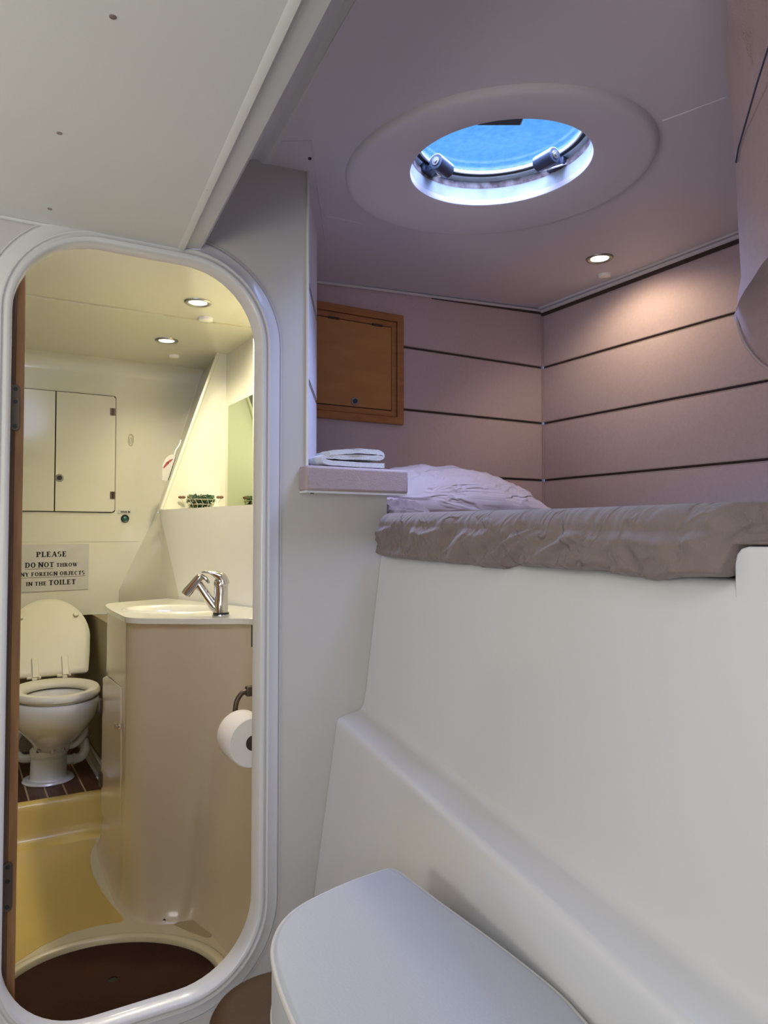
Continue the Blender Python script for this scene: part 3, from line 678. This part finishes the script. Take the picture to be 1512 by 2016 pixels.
# sign with slab-serif lettering
sg = empty('notice_sign', (.35, 3.448, .96), 'white laminated notice about the toilet taped to the far wall', 'sign')
s0 = MB(); tl_, tr__ = (.196, 1.062), (.512, 1.065); br, blx = (.512, .867), (.196, .862)
s0.poly([[blx, br, tr__, tl_]], XZ, 3.4465, 3.4485); s0.build('sheet', 'card', sg, smooth=False)
TV, TH, SF = .24, .13, .11     # vertical stroke, thin stroke, serif height
def rect(x0, y0, x1, y1): return [(x0, y0), (x1, y0), (x1, y1), (x0, y1)]
def seg(x0, y0, x1, y1, t_):
    d = Vector((x1-x0, y1-y0)).normalized(); n = Vector((-d.y, d.x))*t_/2
    return [(x0+n.x, y0+n.y), (x0-n.x, y0-n.y), (x1-n.x, y1-n.y), (x1+n.x, y1+n.y)]
def arc(cx, cy, rx, ry, a0, a1, tv=TV, th=TH, n=12):
    out = []
    for i in range(n):
        a, b2 = math.radians(lerp(a0, a1, i/n)), math.radians(lerp(a0, a1, (i+1)/n))
        P = []
        for t_, s_ in ((a, 1), (b2, 1), (b2, -1), (a, -1)):
            P.append((cx+(rx+s_*tv/2)*math.cos(t_), cy+(ry+s_*th/2)*math.sin(t_)))
        out.append(P)
    return out
def stem(x, s_=.09, t_=1, b2=1, y0=0, y1=1):
    r = [rect(x-TV/2, y0, x+TV/2, y1)]
    if t_: r.append(rect(x-TV/2-s_, y1-SF, x+TV/2+s_, y1))
    if b2: r.append(rect(x-TV/2-s_, y0, x+TV/2+s_, y0+SF))
    return r
def glyph(c):
    if c == 'P': return .74, stem(.2)+[rect(.2, 1-TH, .42, 1), rect(.2, .42, .42, .42+TH)]+arc(.42, .735, .17, .22, -90, 90)
    if c == 'L': return .70, stem(.2)+[rect(.2, 0, .68, TH), rect(.60, 0, .68, .28)]
    if c == 'E': return .72, stem(.2)+[rect(.2, 0, .66, TH), rect(.2, 1-TH, .64, 1), rect(.2, .46, .5, .46+TH), rect(.58, 0, .66, .25), rect(.57, .77, .64, 1), rect(.46, .38, .52, .64)]
    if c == 'F': return .70, stem(.2)+[rect(.2, 1-TH, .64, 1), rect(.2, .46, .5, .46+TH), rect(.57, .75, .64, 1), rect(.46, .38, .52, .64)]
    if c == 'A': return .86, [seg(.14, 0, .43, 1, .10), seg(.43, 1, .72, 0, TV), rect(.22, .28, .62, .28+TH), rect(0, 0, .28, SF), rect(.56, 0, .86, SF)]
    if c == 'S': return .66, arc(.33, .735, .2, .215, 60, 250)+arc(.33, .265, .2, .235, -120, 75)+[rect(.46, .72, .53, 1), rect(.1, 0, .17, .28)]
    if c == 'D': return .86, stem(.2)+[rect(.2, 1-TH, .44, 1), rect(.2, 0, .44, TH)]+arc(.44, .5, .26, .452, -90, 90)
    if c == 'O': return .88, arc(.44, .5, .30, .455, 0, 360, n=24)
    if c == 'C': return .80, arc(.44, .5, .30, .455, 50, 310, n=20)+[rect(.60, .66, .67, .98)]
    if c == 'G': return .88, arc(.44, .5, .30, .455, 50, 325, n=20)+[rect(.60, .68, .67, .98), rect(.56, .02, .72, .46), rect(.46, .40, .80, .46)]
    if c == 'N': return .90, stem(.17, .1, 1, 1)+stem(.74, .1, 1, 0)+[seg(.14, .98, .76, .02, TV)]
    if c == 'T': return .78, stem(.39, .1, 0, 1)+[rect(.04, 1-TH, .74, 1), rect(.04, .74, .11, 1), rect(.67, .74, .74, 1)]
    if c == 'H': return .90, stem(.18)+stem(.72)+[rect(.18, .46, .72, .46+TH)]
    if c == 'R': return .84, stem(.2)+[rect(.2, 1-TH, .42, 1), rect(.2, .46, .42, .46+TH), seg(.42, .5, .68, 0, TV), rect(.58, 0, .84, SF)]+arc(.42, .755, .17, .2, -90, 90)
    if c == 'W': return 1.2, [seg(.16, 1, .40, 0, TV), seg(.40, 0, .62, .95, .1), seg(.60, .95, .82, 0, TV), seg(.82, 0, 1.10, 1.08, .1), rect(0, 1-SF, .34, 1), rect(.48, 1-SF, .76, 1)]
    if c == 'Y': return .84, [seg(.14, 1, .42, .45, TV), seg(.42, .45, .72, 1.06, .1), rect(0, 1-SF, .32, 1)]+stem(.42, .1, 0, 1, 0, .5)
    if c == 'I': return .42, stem(.21)
    if c == 'B': return .80, stem(.2)+[rect(.2, 1-TH, .40, 1), rect(.2, .47, .42, .47+TH), rect(.2, 0, .42, TH)]+arc(.40, .76, .15, .195, -90, 90)+arc(.42, .26, .19, .215, -90, 90)
    if c == 'J': return .60, stem(.38, .1, 1, 0, .2, 1)+arc(.20, .22, .18, .18, 180, 360)
    return .38, []
ti = MB()
def text(words, x0, x1, z, slope=.012, under=None):
    """words: list of (string, height); fitted between x0 and x1 with baseline z"""
    tot = 0; L = []
    for w, h in words:
        for c in w: gw, P = glyph(c); L.append((tot, h, P)); tot += (gw+.07)*h
        tot += .34*max(h, .02)
    tot -= .34*words[-1][1]; k = (x1-x0)/tot
    for off, h, P in L:
        for pg in P:
            pts = [(x0+(off+x*h)*k, z+y*h+(off+x*h)*k*slope) for x, y in pg]
            ti.add([(x, 3.4462, z_) for x, z_ in pts], [tuple(range(len(pts)))])
    if under:
        a, b2 = under; t_ = .0016
        ti.add([(a, 3.4462, z-.007+(a-x0)*slope), (b2, 3.4462, z-.007+(b2-x0)*slope), (b2, 3.4462, z-.007+t_+(b2-x0)*slope), (a, 3.4462, z-.007+t_+(a-x0)*slope)], [(0, 1, 2, 3)])
def X3(px, py): v = atY(px, py, 3.4462); return v.x, v.z
x0, z0 = X3(71, 1097); x1, _ = X3(132, 1096); text([('PLEASE', .0225)], x0, x1, z0)
x0, z0 = X3(49, 1118); x1, _ = X3(154, 1115); xm, _ = X3(104.5, 1118); text([('DO', .0215), ('NOT', .0215), ('THROW', .0165)], x0, x1, z0, under=(x0, xm))
xr, z0 = X3(168, 1132); xl, zl = X3(44, 1135.5); text([('ANY', .0165), ('FOREIGN', .0165), ('OBJECTS', .0165)], xl-.024, xr, zl, under=(xl-.024, xr))
x0, z0 = X3(51, 1154); x1, _ = X3(150, 1151); text([('IN', .0165), ('THE', .0165), ('TOILET', .0215)], x0, x1, z0)
ti.build('lettering', 'ink', sg, smooth=False, merge=False)

# mirror
tag(MB().box(.9945, .9995, 2.45, 3.015, 1.210, 1.650).build('mirror', 'mirror'), 'greenish rectangular mirror above the washroom shelf', 'mirror')
# basket of greenery
bx = empty('wire_basket', (.875, 2.985, 1.206), 'small wire basket with cane handles on the washroom shelf', 'basket')
BC = Vector((.872, 2.985, 1.2065)); wr = MB()
def bring(r, z): return [(BC.x+r*math.cos(2*PI*i/24), BC.y+r*.8*math.sin(2*PI*i/24), BC.z+z) for i in range(24)]
for r, z in ((.036, .002), (.052, .022), (.060, .042)): wr.ring(bring(r, z), .0012, 6)
for i in range(14):
    a = 2*PI*i/14; wr.tube([(BC.x+r*math.cos(a+q), BC.y+.8*r*math.sin(a+q), BC.z+z) for r, z, q in ((.036, .002, 0), (.052, .022, .2), (.060, .042, 0))], .0010, 5)
for s_ in (-1, 1):
    e_ = Vector((.863, -.505, 0))*s_
    wr.tube([BC+e_*.058+Vector((0, 0, .036)), BC+e_*.072+Vector((0, 0, .028)), BC+e_*.082+Vector((0, 0, .050))], .0014, 6)
wr.build('wire_body', 'wire', bx)
for s_ in (-1, 1):
    e_ = Vector((.863, -.505, 0))*s_; c = BC+e_*.078+Vector((0, 0, .052)); s2 = Vector((.505, .863, 0))
    MB().tube([c-e_*.014, c-e_*.007, c, c+e_*.007, c+e_*.014], [.004, .0065, .005, .0065, .004], 10).build('handle', 'cane', bx)
lf_ = MB()
for i in range(420):
    a = random.uniform(0, 2*PI); r = .056*math.sqrt(random.random()); z = random.uniform(.006, .060)
    if z < .03: r *= .7
    c = BC+Vector((r*math.cos(a), .8*r*math.sin(a), z)); d = Vector((random.gauss(0, 1), random.gauss(0, 1), random.gauss(0, .6))).normalized(); s_ = d.orthogonal().normalized()
    L = random.uniform(.007, .012); nn = d.cross(s_)*.0016
    lf_.cur = 1 if (random.random() < .12) else 0
    lf_.add([c-d*L, c-s_*L*.45+nn, c+d*L, c+s_*L*.45+nn, c+nn*2.2, c-nn], [(0, 1, 4), (1, 2, 4), (2, 3, 4), (3, 0, 4), (1, 0, 5), (2, 1, 5), (3, 2, 5), (0, 3, 5)])
lo = lf_.build('dried_greenery', ['leaf', 'leafy'], smooth=False); tag(lo, 'green dried leaves heaped in the wire basket on the shelf', 'potpourri', kind='stuff')

# ================================================================== downlights and the small round caps beside them
def downlight(x, y, z, label, lamp, color, size=.035, r=.045, cone=160, drop=.035, tilt=0):
    o = empty('downlight', (x, y, z), label, 'ceiling light', 'recessed downlights')
    MB().lathe([(r*.66, .004), (r*.68, -.002), (r*.80, -.006), (r*.95, -.0055), (r, -.002), (r, .002)], (x, y, z), n=40).build('bezel', 'ring', o)
    MB().lathe([(0, -.0015), (r*.60, -.0015), (r*.67, .0005), (r*.67, .003), (0, .003)], (x, y, z), n=32).build('lens', 'lens', o)
    l = bpy.data.lights.new('downlight_lamp', 'SPOT'); l.energy = lamp; l.color = color; l.spot_size = math.radians(cone); l.spot_blend = .55; l.shadow_soft_size = size
    q = bpy.data.objects.new('downlight_lamp', l); COL.objects.link(q); q.location = (x, y, z-drop); q.rotation_euler = (0, -tilt, 0); q.parent = o; q.matrix_parent_inverse = o.matrix_basis.inverted()
    return o
WARM = (1.0, .90, .68)
a = atZ(390, 595, ZB); downlight(a.x, a.y, ZB, 'lit downlight nearer the doorway in the washroom ceiling', 30, WARM, tilt=math.radians(20))
a = atZ(328, 670, ZB); downlight(a.x, a.y, ZB, 'lit downlight nearer the locker in the washroom ceiling', 5.0, WARM, cone=150)
a = atP(1180, 508, (0, 0, zc(0)), (-.058, 0, 1)); downlight(a.x, a.y, zc(a.x), 'lit downlight in the ceiling over the berth', 5.6, (1.0, .78, .50), cone=150, drop=.035, tilt=math.radians(20))
def capd(p, label, r):
    o = MB().lathe([(0, -.013), (r*.6, -.012), (r*.9, -.009), (r, -.004), (r, .001), (0, .001)], p, n=28).build('ceiling_disc', 'cap'); tag(o, label, 'disc', 'white discs beside the downlights')
a = atZ(405, 627, ZB); capd((a.x, a.y, ZB), 'white round disc on the washroom ceiling seam beside the nearer downlight', .028)
a = atZ(343, 700, ZB); capd((a.x, a.y, ZB), 'white round disc beside the farther washroom downlight', .024)
a = atP(1190, 540, (0, 0, zc(0)), (-.058, 0, 1)); capd((a.x, a.y, zc(a.x)), 'white round disc beside the downlight over the berth', .024)

# ================================================================== berth base moulding
INN = [(716, 1399), (931, 1567), (1199, 1775), (1332, 1875), (1504, 2008)]
OUT = [(663, 1413), (813, 1539), (988, 1689), (1153, 1840), (1350, 2016)]
def onlineY(P, z, Y):
    a = atZ(*P[0], z); b2 = atZ(*P[-1], z); t_ = (Y-a.y)/(b2.y-a.y); return a.x+(b2.x-a.x)*t_
def Xin(Y): return onlineY(INN, .680, Y)
def Xout(Y): return min(onlineY(OUT, .667, Y), Xin(Y)-.03)
def Xtop(Y): return Xin(Y)+.052
stations = [1.579, 1.5, 1.38, 1.25, 1.1, .95, .8, .65, .5, .35, .2, .05, -.1]
secs = []
for Y in stations:
    xi, xo, xt = Xin(Y), Xout(Y), Xtop(Y)
    xb = xo-.064*ss(.55, 1.5, Y)-.006
    zm = .52; f_ = lambda z: lerp(xo-.003, xb, (0.650-z)/.45)
    g_ = lambda z: lerp(xi+.009, xt, (z-.715)/.33)
    secs.append([(xt+.09, Y, 1.0), (xt+.085, Y, 1.055), (xt+.012, Y, 1.056), (xt+.004, Y, 1.053), (xt, Y, 1.045), (g_(1.03), Y, 1.03), (g_(.88), Y, .88), (g_(.74), Y, .74), (xi+.008, Y, .715), (xi+.004, Y, .695), (xi-.002, Y, .684), (xi-.010, Y, .680),
                 (lerp(xi-.010, xo+.010, .15), Y, .6785), (lerp(xi-.010, xo+.010, .85), Y, .6705), (xo+.010, Y, .669), (xo+.004, Y, .667), (xo, Y, .662), (xo-.002, Y, .655), (f_(.635), Y, .635), (f_(.44), Y, .44), (xb, Y, .20), (xb-.01, Y, 0), (xt+.09, Y, 0)])
bb = MB(); bb.loft(secs)
bbo = bb.build('berth_base', 'gel', angle=50); tag(bbo, 'white glossy moulded berth front with a sloping ledge below the mattress', 'bed base')
# raised lip at the near end of the berth opening
def onpanel(px, py, k=.0):
    p0 = Vector((Xtop(1.58), 1.58, 1.05)); q0 = Vector((Xtop(.2), .2, 1.05)); d = (q0-p0).normalized(); n = Vector((d.y, -d.x, 0)); n = n if n.x < 0 else -n
    return atP(px, py, p0+n*k, n), n
c, pn = onpanel(1447, 1100)
zt = c.z-.0; e0 = Vector((Xtop(1.58), 1.58)); e1 = Vector((Xtop(.2), .2)); dd = (e1-e0).normalized()
s0_ = (Vector((c.x, c.y))-e0).dot(dd); ztop = onpanel(1480, 1076)[0].z
lp = [(s0_, 1.02), (s0_, ztop-.018), (s0_+.003, ztop-.008), (s0_+.009, ztop-.002), (s0_+.018, ztop), (s0_+1.0, ztop), (s0_+1.0, 1.02)]
def LPF(a, b2, h): p = e0+dd*a; return (p.x+(-pn.x)*h, p.y+(-pn.y)*h, b2)
MB().poly([lp], LPF, -.001, .06).build('lip', 'gel', bbo, bevel=.004, seg=3)
# berth platform carrying the mattress
pf = [(1.0, 1.57), (1.0, 1.614), (.945, 1.614), (.945, 2.27), (2.08, 2.27), (2.08, -.6), (Xtop(-.1)+.08, -.6), (Xtop(-.1)+.08, -.1)]
MB().poly([pf], XYZ, .96, 1.053).build('platform', 'gel', bbo)

# ================================================================== mattress with wrinkled sheet
hem = [(758, 1096), (800, 1101), (860, 1107), (920, 1113), (965, 1119), (985, 1121), (998, 1114), (1055, 1116), (1120, 1121), (1180, 1124), (1230, 1134), (1290, 1144), (1340, 1137), (1390, 1136), (1438, 1137), (1446, 1130)]
hs_ = [onpanel(px, py, .016)[0] for px, py in hem]
HS = [((Vector((p.x, p.y))-e0).dot(dd), p.z) for p in hs_]
def hemz(s_):
    if s_ <= HS[0][0]: return HS[0][1]
    for (a, za), (b2, zb) in zip(HS[:-1], HS[1:]):
        if s_ <= b2: return lerp(za, zb, (s_-a)/(b2-a+1e-9))
    return HS[-1][1]
topz = [(758, 1013), (900, 1010), (1100, 1006), (1300, 999), (1440, 994), (1512, 994)]
TZ = [((Vector((onpanel(px, py, .0)[0].x, onpanel(px, py, .0)[0].y))-e0).dot(dd), onpanel(px, py, 0)[0].z) for px, py in topz]
def tz(s_):
    if s_ <= TZ[0][0]: return TZ[0][1]
    for (a, za), (b2, zb) in zip(TZ[:-1], TZ[1:]):
        if s_ <= b2: return lerp(za, zb, (s_-a)/(b2-a+1e-9))
    return TZ[-1][1]
def fold(s_, v):
    """diagonal creases: v from 0 (top) to 1 (hem)"""
    w = s_+.10*v*(1 if s_ < 1.0 else .3)
    w += .015*noise.noise(Vector((s_*7, v*3, 5)))
    a = 0
    for fr, am, se in ((7, .0085, 1), (17, .0050, 9), (37, .0018, 17)):
        q = noise.noise(Vector((w*fr, v*1.1+se, se))); a += am*(1-abs(q)*3.2)
    return a*(.35+.65*ss(0, .25, v))
ms = MB(); NS, secs = 260, []
s_lo, s_hi = .042, 1.75
for i in range(NS+1):
    s_ = lerp(s_lo, s_hi, i/NS); base = e0+dd*s_
    out2 = Vector((pn.x, pn.y)); zt_ = tz(s_)+.004; zh = hemz(s_) if s_ < s0_ else ztop+.001
    inn = 0.0 if s_ < s0_-.012 else .065*ss(s0_-.012, s0_+.035, s_)
    bul = .016
    row = []
    # top from far side (X=2.08) to front
    for k in range(12):
        f = k/12; X = lerp(2.075, base.x+.03+inn, f); zz = zt_-.007+.0035*noise.noise(Vector((X*6, base.y*6, 2)))+.006*f
        row.append((X, base.y, zz))
    for k in range(8):
        a = (k+.5)/8*PI/2; r = .030
        fo = fold(s_, 0)*ss(0, 1, k/8)
        p = base+out2*(bul-r-inn+(r+fo)*math.sin(a)); row.append((p.x, p.y, zt_-r+(r+fo*.5)*math.cos(a)))
    N2 = 26
    for k in range(N2+1):
        v = k/N2; z = lerp(zt_-.030, zh, v); fo = fold(s_, v)
        belly = .006*math.sin(PI*v)
        p = base+out2*(bul-inn+fo+belly-.012*ss(.9, 1, v)); row.append((p.x, p.y, z))
    p = base+out2*(bul-inn-.015); row.append((p.x, p.y, zh+.002)); p = base+out2*(-inn-.004); row.append((p.x, p.y, zh+.012)); 
    p = base+out2*(-.05-inn); row.append((p.x, p.y, max(zh, 1.056)+.014)); row.append((2.07, base.y, 1.068))
    secs.append(row)
ms.loft(secs)
# head end of the mattress behind the bulkhead
mt = ms.build('mattress', 'sheet', angle=80, merge=False); tag(mt, 'mattress in a creased taupe sheet on the raised berth', 'mattress')
hz = tz(0)-.014
MB().poly([[(.95, 1.56), (2.07, 1.56), (2.07, 2.27), (.93, 2.27)]], XYZ, 1.055, hz).build('mattress_head', 'sheet', mt, bevel=.02, seg=4)

# pillow
def puff(cx, cy, z0, a, b2, h, rot, wr=.006, n=64, m=44, seed=0):
    P = MB(); rows = []
    c, s_ = math.cos(rot), math.sin(rot)
    for side in (1, -1):
        rows = []
        for i in range(m+1):
            row = []
            for j in range(m+1):
                u = lerp(-1, 1, i/m); v = lerp(-1, 1, j/m)
                pin = 1-.07*(1-abs(u)**2)*0 - .06*(v*v) * (1-u*u) 
                x = a*u*(1-.07*(1-u*u)*0-.08*(1-abs(v)**1.5)*abs(u)**3*-1*0-.05*(1-v*v)); y = b2*v*(1-.08*(1-u*u)*0-.05*(1-u*u))
                t_ = (max(0, 1-abs(u)**2.3)**.72)*(max(0, 1-abs(v)**2.6)**.55)
                edge = 1-t_
                w = wr*noise.noise(Vector((u*5+v*2+seed, v*5-u*2, seed+3)))*2*min(1, t_*3)+wr*1.9*(1-abs(noise.noise(Vector((u*9+v*5, v*4-u*5, seed+7))))*3)*min(1, edge*2.2)*min(1, t_*3)
                z = (h*t_*.80+w) if side > 0 else -(h*.20*t_)
                row.append((cx+x*c-y*s_, cy+x*s_+y*c, z0+h*.20+z))
            rows.append(row)
        P.loft(rows, False)
    return P
pl = puff(1.375, 2.04, tz(0)-.006, .375, .20, .185, math.radians(2), wr=.006, seed=2)
tag(pl.build('pillow', 'pillow', angle=80), 'plump pale pink grey pillow at the head of the berth', 'pillow')
# folded blanket edge tucked under the side shelf
bk_ = puff(1.005, 1.72, tz(0)-.010, .075, .12, .055, .2, wr=.006, m=24, seed=8)
tag(bk_.build('folded_blanket', 'sheet', angle=80), 'dark taupe folded cloth tucked under the bedside shelf', 'blanket')

# ================================================================== bedside shelf and towel
shp = [(.690, 1.535), (.966, 1.535), (.966, 1.92), (.906, 1.92), (.722, 1.588), (.7125, 1.5785), (.690, 1.5785)]
so = MB(); so.poly([shp], XYZ, 1.203, 1.262)
sho = so.build('bedside_shelf', 'shelf', bevel=.007, seg=3); tag(sho, 'pink padded bedside shelf on top of the bulkhead', 'shelf')
MB().poly([[(.693, 1.5375), (.963, 1.5375), (.963, 1.90), (.905, 1.90), (.735, 1.60), (.7125, 1.5785), (.693, 1.5785)]], XYZ, 1.199, 1.204).build('shelf_underside', 'frame', sho)
sc = MB(); p = atZ(608, 977, 1.199); sc.lathe([(0, -.002), (.004, -.002), (.004, .001)], (.712, 1.55, 1.199), n=12); sc.build('screw_hole', 'black', sho)
# towel: a thick cloth folded back and forth
tw = MB(); zt0 = 1.263; th = .0150
path = [(.905, .002), (.86, .001), (.79, .0015), (.750, .003), (.741, .009), (.750, .015), (.80, .0155), (.86, .0150), (.890, .0155), (.899, .021), (.890, .0270), (.85, .0285), (.79, .0270), (.756, .0225)]
path = cat_rom([(p[0], 0, p[1]) for p in path], 6)
secs = []; NY = 18
for j in range(NY+1):
    y = lerp(1.548, 1.628, j/NY); sec = []
    up_, dn_ = [], []
    for i, p in enumerate(path):
        d = (path[min(i+1, len(path)-1)]-path[max(i-1, 0)]).normalized(); nrm = Vector((-d.z, 0, d.x))
        w = .0014*noise.noise(Vector((p.x*40, y*40, p.z*60)))
        ex = .0025*noise.noise(Vector((y*30, 1, p.z*50)))
        t2 = th/2*(.78)
        q = Vector((p.x+ex, y+.004*noise.noise(Vector((p.x*20, j*.02, 4))), zt0+p.z*1.10+th*.4+w+.003*ss(.80, .84, p.x)*(1 if p.z > .01 else 0)))
        up_.append(q+nrm*t2); dn_.append(q-nrm*t2)
    secs.append(up_+dn_[::-1])
tw.loft(secs)
tag(tw.build('folded_towel', 'towel', angle=70), 'white folded towel lying on the pink bedside shelf', 'towel')

# ================================================================== wooden wall locker in the berth
lk = empty('wooden_locker', (1.2, 2.298, 1.5), 'honey wood locker with flap door set in the upholstered berth wall', 'cabinet')
LX0, LX1 = .98, atY(794, 700, 2.285).x; LZ0, LZ1 = atY(794, 837, 2.285).z, atY(794, 622, 2.285).z
def rectl(a): return [(LX0+a, LZ0+a), (LX1-a, LZ0+a), (LX1-a, LZ1-a), (LX0+a, LZ1-a)]
MB().poly([rectl(0), rectl(.0265)], XZ, 2.280, 2.300).build('outer_frame', 'wood', lk, bevel=.003)
MB().poly([rectl(.0275), rectl(.048)], XZ, 2.287, 2.300).build('inner_frame', 'wood', lk, bevel=.002)
MB().poly([rectl(.02)], XZ, 2.2935, 2.2985).build('shadow_gap', 'groove', lk)
fd = MB().poly([rectl(.051)], XZ, 2.286, 2.296).build('flap_door', 'woodlight', lk, bevel=.0015)
p = atY(698, 790, 2.286); k = MB(); k.lathe([(0, .007), (.006, .007), (.008, .004), (.014, .004), (.016, 0)], (p.x, 2.286, p.z), (0, -1, 0), 28); ko = k.build('knob', 'chrome', fd)
MB().lathe([(.005, .0075), (.0085, .0075), (.0085, .0045), (.005, .0045)], (p.x, 2.286, p.z), (0, -1, 0), 20).build('knob_ring', 'slate', ko)
for px, py in ((657, 629), (743, 644)):
    p = atY(px, py, 2.284); h_ = MB(); h_.obox((p.x, 2.2835, LZ1-.0505), (1, 0, 0), (0, 1, 0), (0, 0, 1), .021, .0016, .004); h_.tube([(p.x-.021, 2.282, LZ1-.0505), (p.x+.021, 2.282, LZ1-.0505)], .0022, 8)
    h_.build('hinge', 'bronze', lk)

# ================================================================== padded valance at the near end of the berth (upper right of view)
va = MB()
Lf = [(1437, -160), (1434, -60), (1431, 60), (1431, 140), (1440, 230), (1447, 310), (1452, 420), (1457, 510), (1459, 545), (1453, 580), (1451, 610)]
rows = []
for i, (px, py) in enumerate(Lf):
    r = []
    lowc = [(1512+60, 470), ]
    for k in range(9):
        f = k/8; pxx = lerp(px, 1640, f); D = lerp(1.42, 1.10, f**.8); sag = 0
        yy = py
        if i >= 7: yy = lerp(py, (lerp(475, 515, 0)) , ss(0, .75, f)) if py > 520 else py-0
        if i >= 8: yy = lerp(py, 470+ (py-545)*.12, ss(0, .55, f))
        if i == 7: yy = lerp(py, 462, ss(0, .55, f))
        if k == 0: D += .02
        D = min(D, .892*FPX/(1055-yy)) if yy < 200 else D
        r.append(atD(pxx, yy, D))
    rows.append(r)
front = rows
va.loft(rows, False)
# left roll of the edge back towards the ceiling side
rows2 = []
for i, (px, py) in enumerate(Lf):
    k_ = min(1, .892*FPX/(1055-py)/1.44); rows2.append([atD(px, py, 1.44*k_), atD(px+3, py, 1.475*k_), atD(px+22, py, 1.52*k_), atD(px+260, py, 1.60*k_)])
va.loft(rows2, False)
vo = va.build('padded_valance', 'fabricdk', angle=70); tag(vo, 'mauve padded fabric valance hanging at the upper right over the berth', 'valance')
Cu = [(1451, 610), (1452, 600), (1457, 588), (1466, 572), (1480, 552), (1500, 520), (1530, 485), (1580, 478), (1640, 476)]
Bo = [(1453, 640), (1456, 652), (1462, 668), (1470, 683), (1482, 700), (1498, 716), (1520, 731), (1570, 745), (1640, 750)]
un = MB(); rows = []
for k in range(7):
    f = k/6; rows.append([atD(lerp(a[0], b2[0], f)-8*math.sin(PI*f)*(1 if j == 0 else 0), lerp(a[1], b2[1], f), lerp(front[-1][min(j, 8)].xy.length, 1.46, f)+.03*math.sin(PI*f)) for j, (a, b2) in enumerate(zip(Cu, Bo))])
un.loft(rows, False); un.build('lining', 'fabricdk', vo, angle=70)
pp = MB(); pp.tube([atD(px, py, 1.45) for px, py in [(1451, 606)]+Bo], .0028, 8); pp.build('edge_piping', 'shelf', vo)
pp = MB(); pp.tube([atD(px, py, d) for px, py, d in ((1600, -60, 1.05), (1512, 95, 1.17), (1490, 165, 1.245), (1470, 235, 1.32), (1454, 290, 1.39), (1449, 320, 1.415))], .0016, 8); pp.build('seam_piping', 'slate', vo)

# ================================================================== bench cushion, bench and stool
CZ = .592
op = [(1290, 2105), (1180, 2016), (1100, 1955), (975, 1862), (870, 1785), (800, 1732), (786, 1722), (770, 1716), (752, 1719), (700, 1737), (640, 1763), (590, 1790), (560, 1816), (541, 1848), (535, 1885), (545, 1935), (562, 1985), (590, 2050)]
outl = [tuple(atZ(px, py, CZ-.008).xy) for px, py in op]
outl = [(min(x, Xout(y)-.012), y) for x, y in outl]
outl = [(Xout(-.25)-.012, -.25)]+outl+[(outl[-1][0]-.004, -.25)]
def offset(poly, k):
    n = len(poly); out = []
    for i in range(n):
        a = Vector(poly[i-1]); p = Vector(poly[i]); c = Vector(poly[(i+1) % n]); t_ = ((p-a).normalized()+(c-p).normalized()).normalized()
        nn = Vector((-t_.y, t_.x)); out.append((p.x+nn.x*k, p.y+nn.y*k))
    return out
def resmp(P, n=5):
    # smooth only the rounded far-left corner
    core = cat_rom([(p[0], p[1], 0) for p in P[1:-1]], n); return [P[0]]+[(q.x, q.y) for q in core]+[P[-1]]
OL = resmp(outl)
def slab(OL, z0, z1, r, dome=.0, n=6):
    secs = []
    for k in range(n+1): a = PI/2*k/n; secs.append([(x, y, z0+r-r*math.cos(a)) for x, y in offset(OL, r-r*math.sin(a))])
    for k in range(n+1): a = PI/2*k/n; secs.append([(x, y, z1-r+r*math.sin(a)) for x, y in offset(OL, r-r*math.cos(a))])
    
    return secs
cu = empty('bench_cushion', (.48, .4, .46), 'white vinyl seat cushion with piped edges in the foreground', 'cushion')
c_ = MB(); c_.loft(slab(OL, CZ-.088, CZ, .010, .006)); c_.build('cushion', 'vinyl', cu, angle=60)
pp = MB(); pp.ring([(x, y, CZ-.006) for x, y in offset(OL, .0015)], .0035, 8); pp.build('piping', 'piping', cu)
pp = MB(); pp.ring([(x, y, CZ-.082) for x, y in offset(OL, .002)], .0035, 8); pp.build('piping', 'piping', cu)
be_ = MB(); be_.loft([[(x, y, 0) for x, y in offset(OL, .012)], [(x, y, CZ-.098) for x, y in offset(OL, .012)], [(x, y, CZ-.089) for x, y in offset(OL, .016)]])
tag(be_.build('bench', 'gel', angle=50), 'white moulded bench carrying the vinyl cushion', 'bench')
SX, SY, SR = .500, 1.185, .128
sl = empty('round_stool', (SX, SY, 0), 'small round stool with brown vinyl top beside the white cushion', 'stool')
MB().lathe([(0, .268), (SR-.004, .268), (SR, .273), (SR, .284), (SR-.006, .294), (SR-.03, .299), (0, .301)], (SX, SY, 0), n=56).build('seat', 'brownv', sl, angle=50)
MB().lathe([(0, 0), (SR-.012, 0), (SR-.008, .05), (SR-.006, .255), (SR-.006, .268), (0, .268)], (SX, SY, 0), n=56).build('body', 'vinyl', sl, angle=50)
pp = MB(); pp.ring([(SX+SR*.995*math.cos(2*PI*i/56), SY+SR*.995*math.sin(2*PI*i/56), .268) for i in range(56)], .004, 8); pp.build('piping', 'piping', sl)
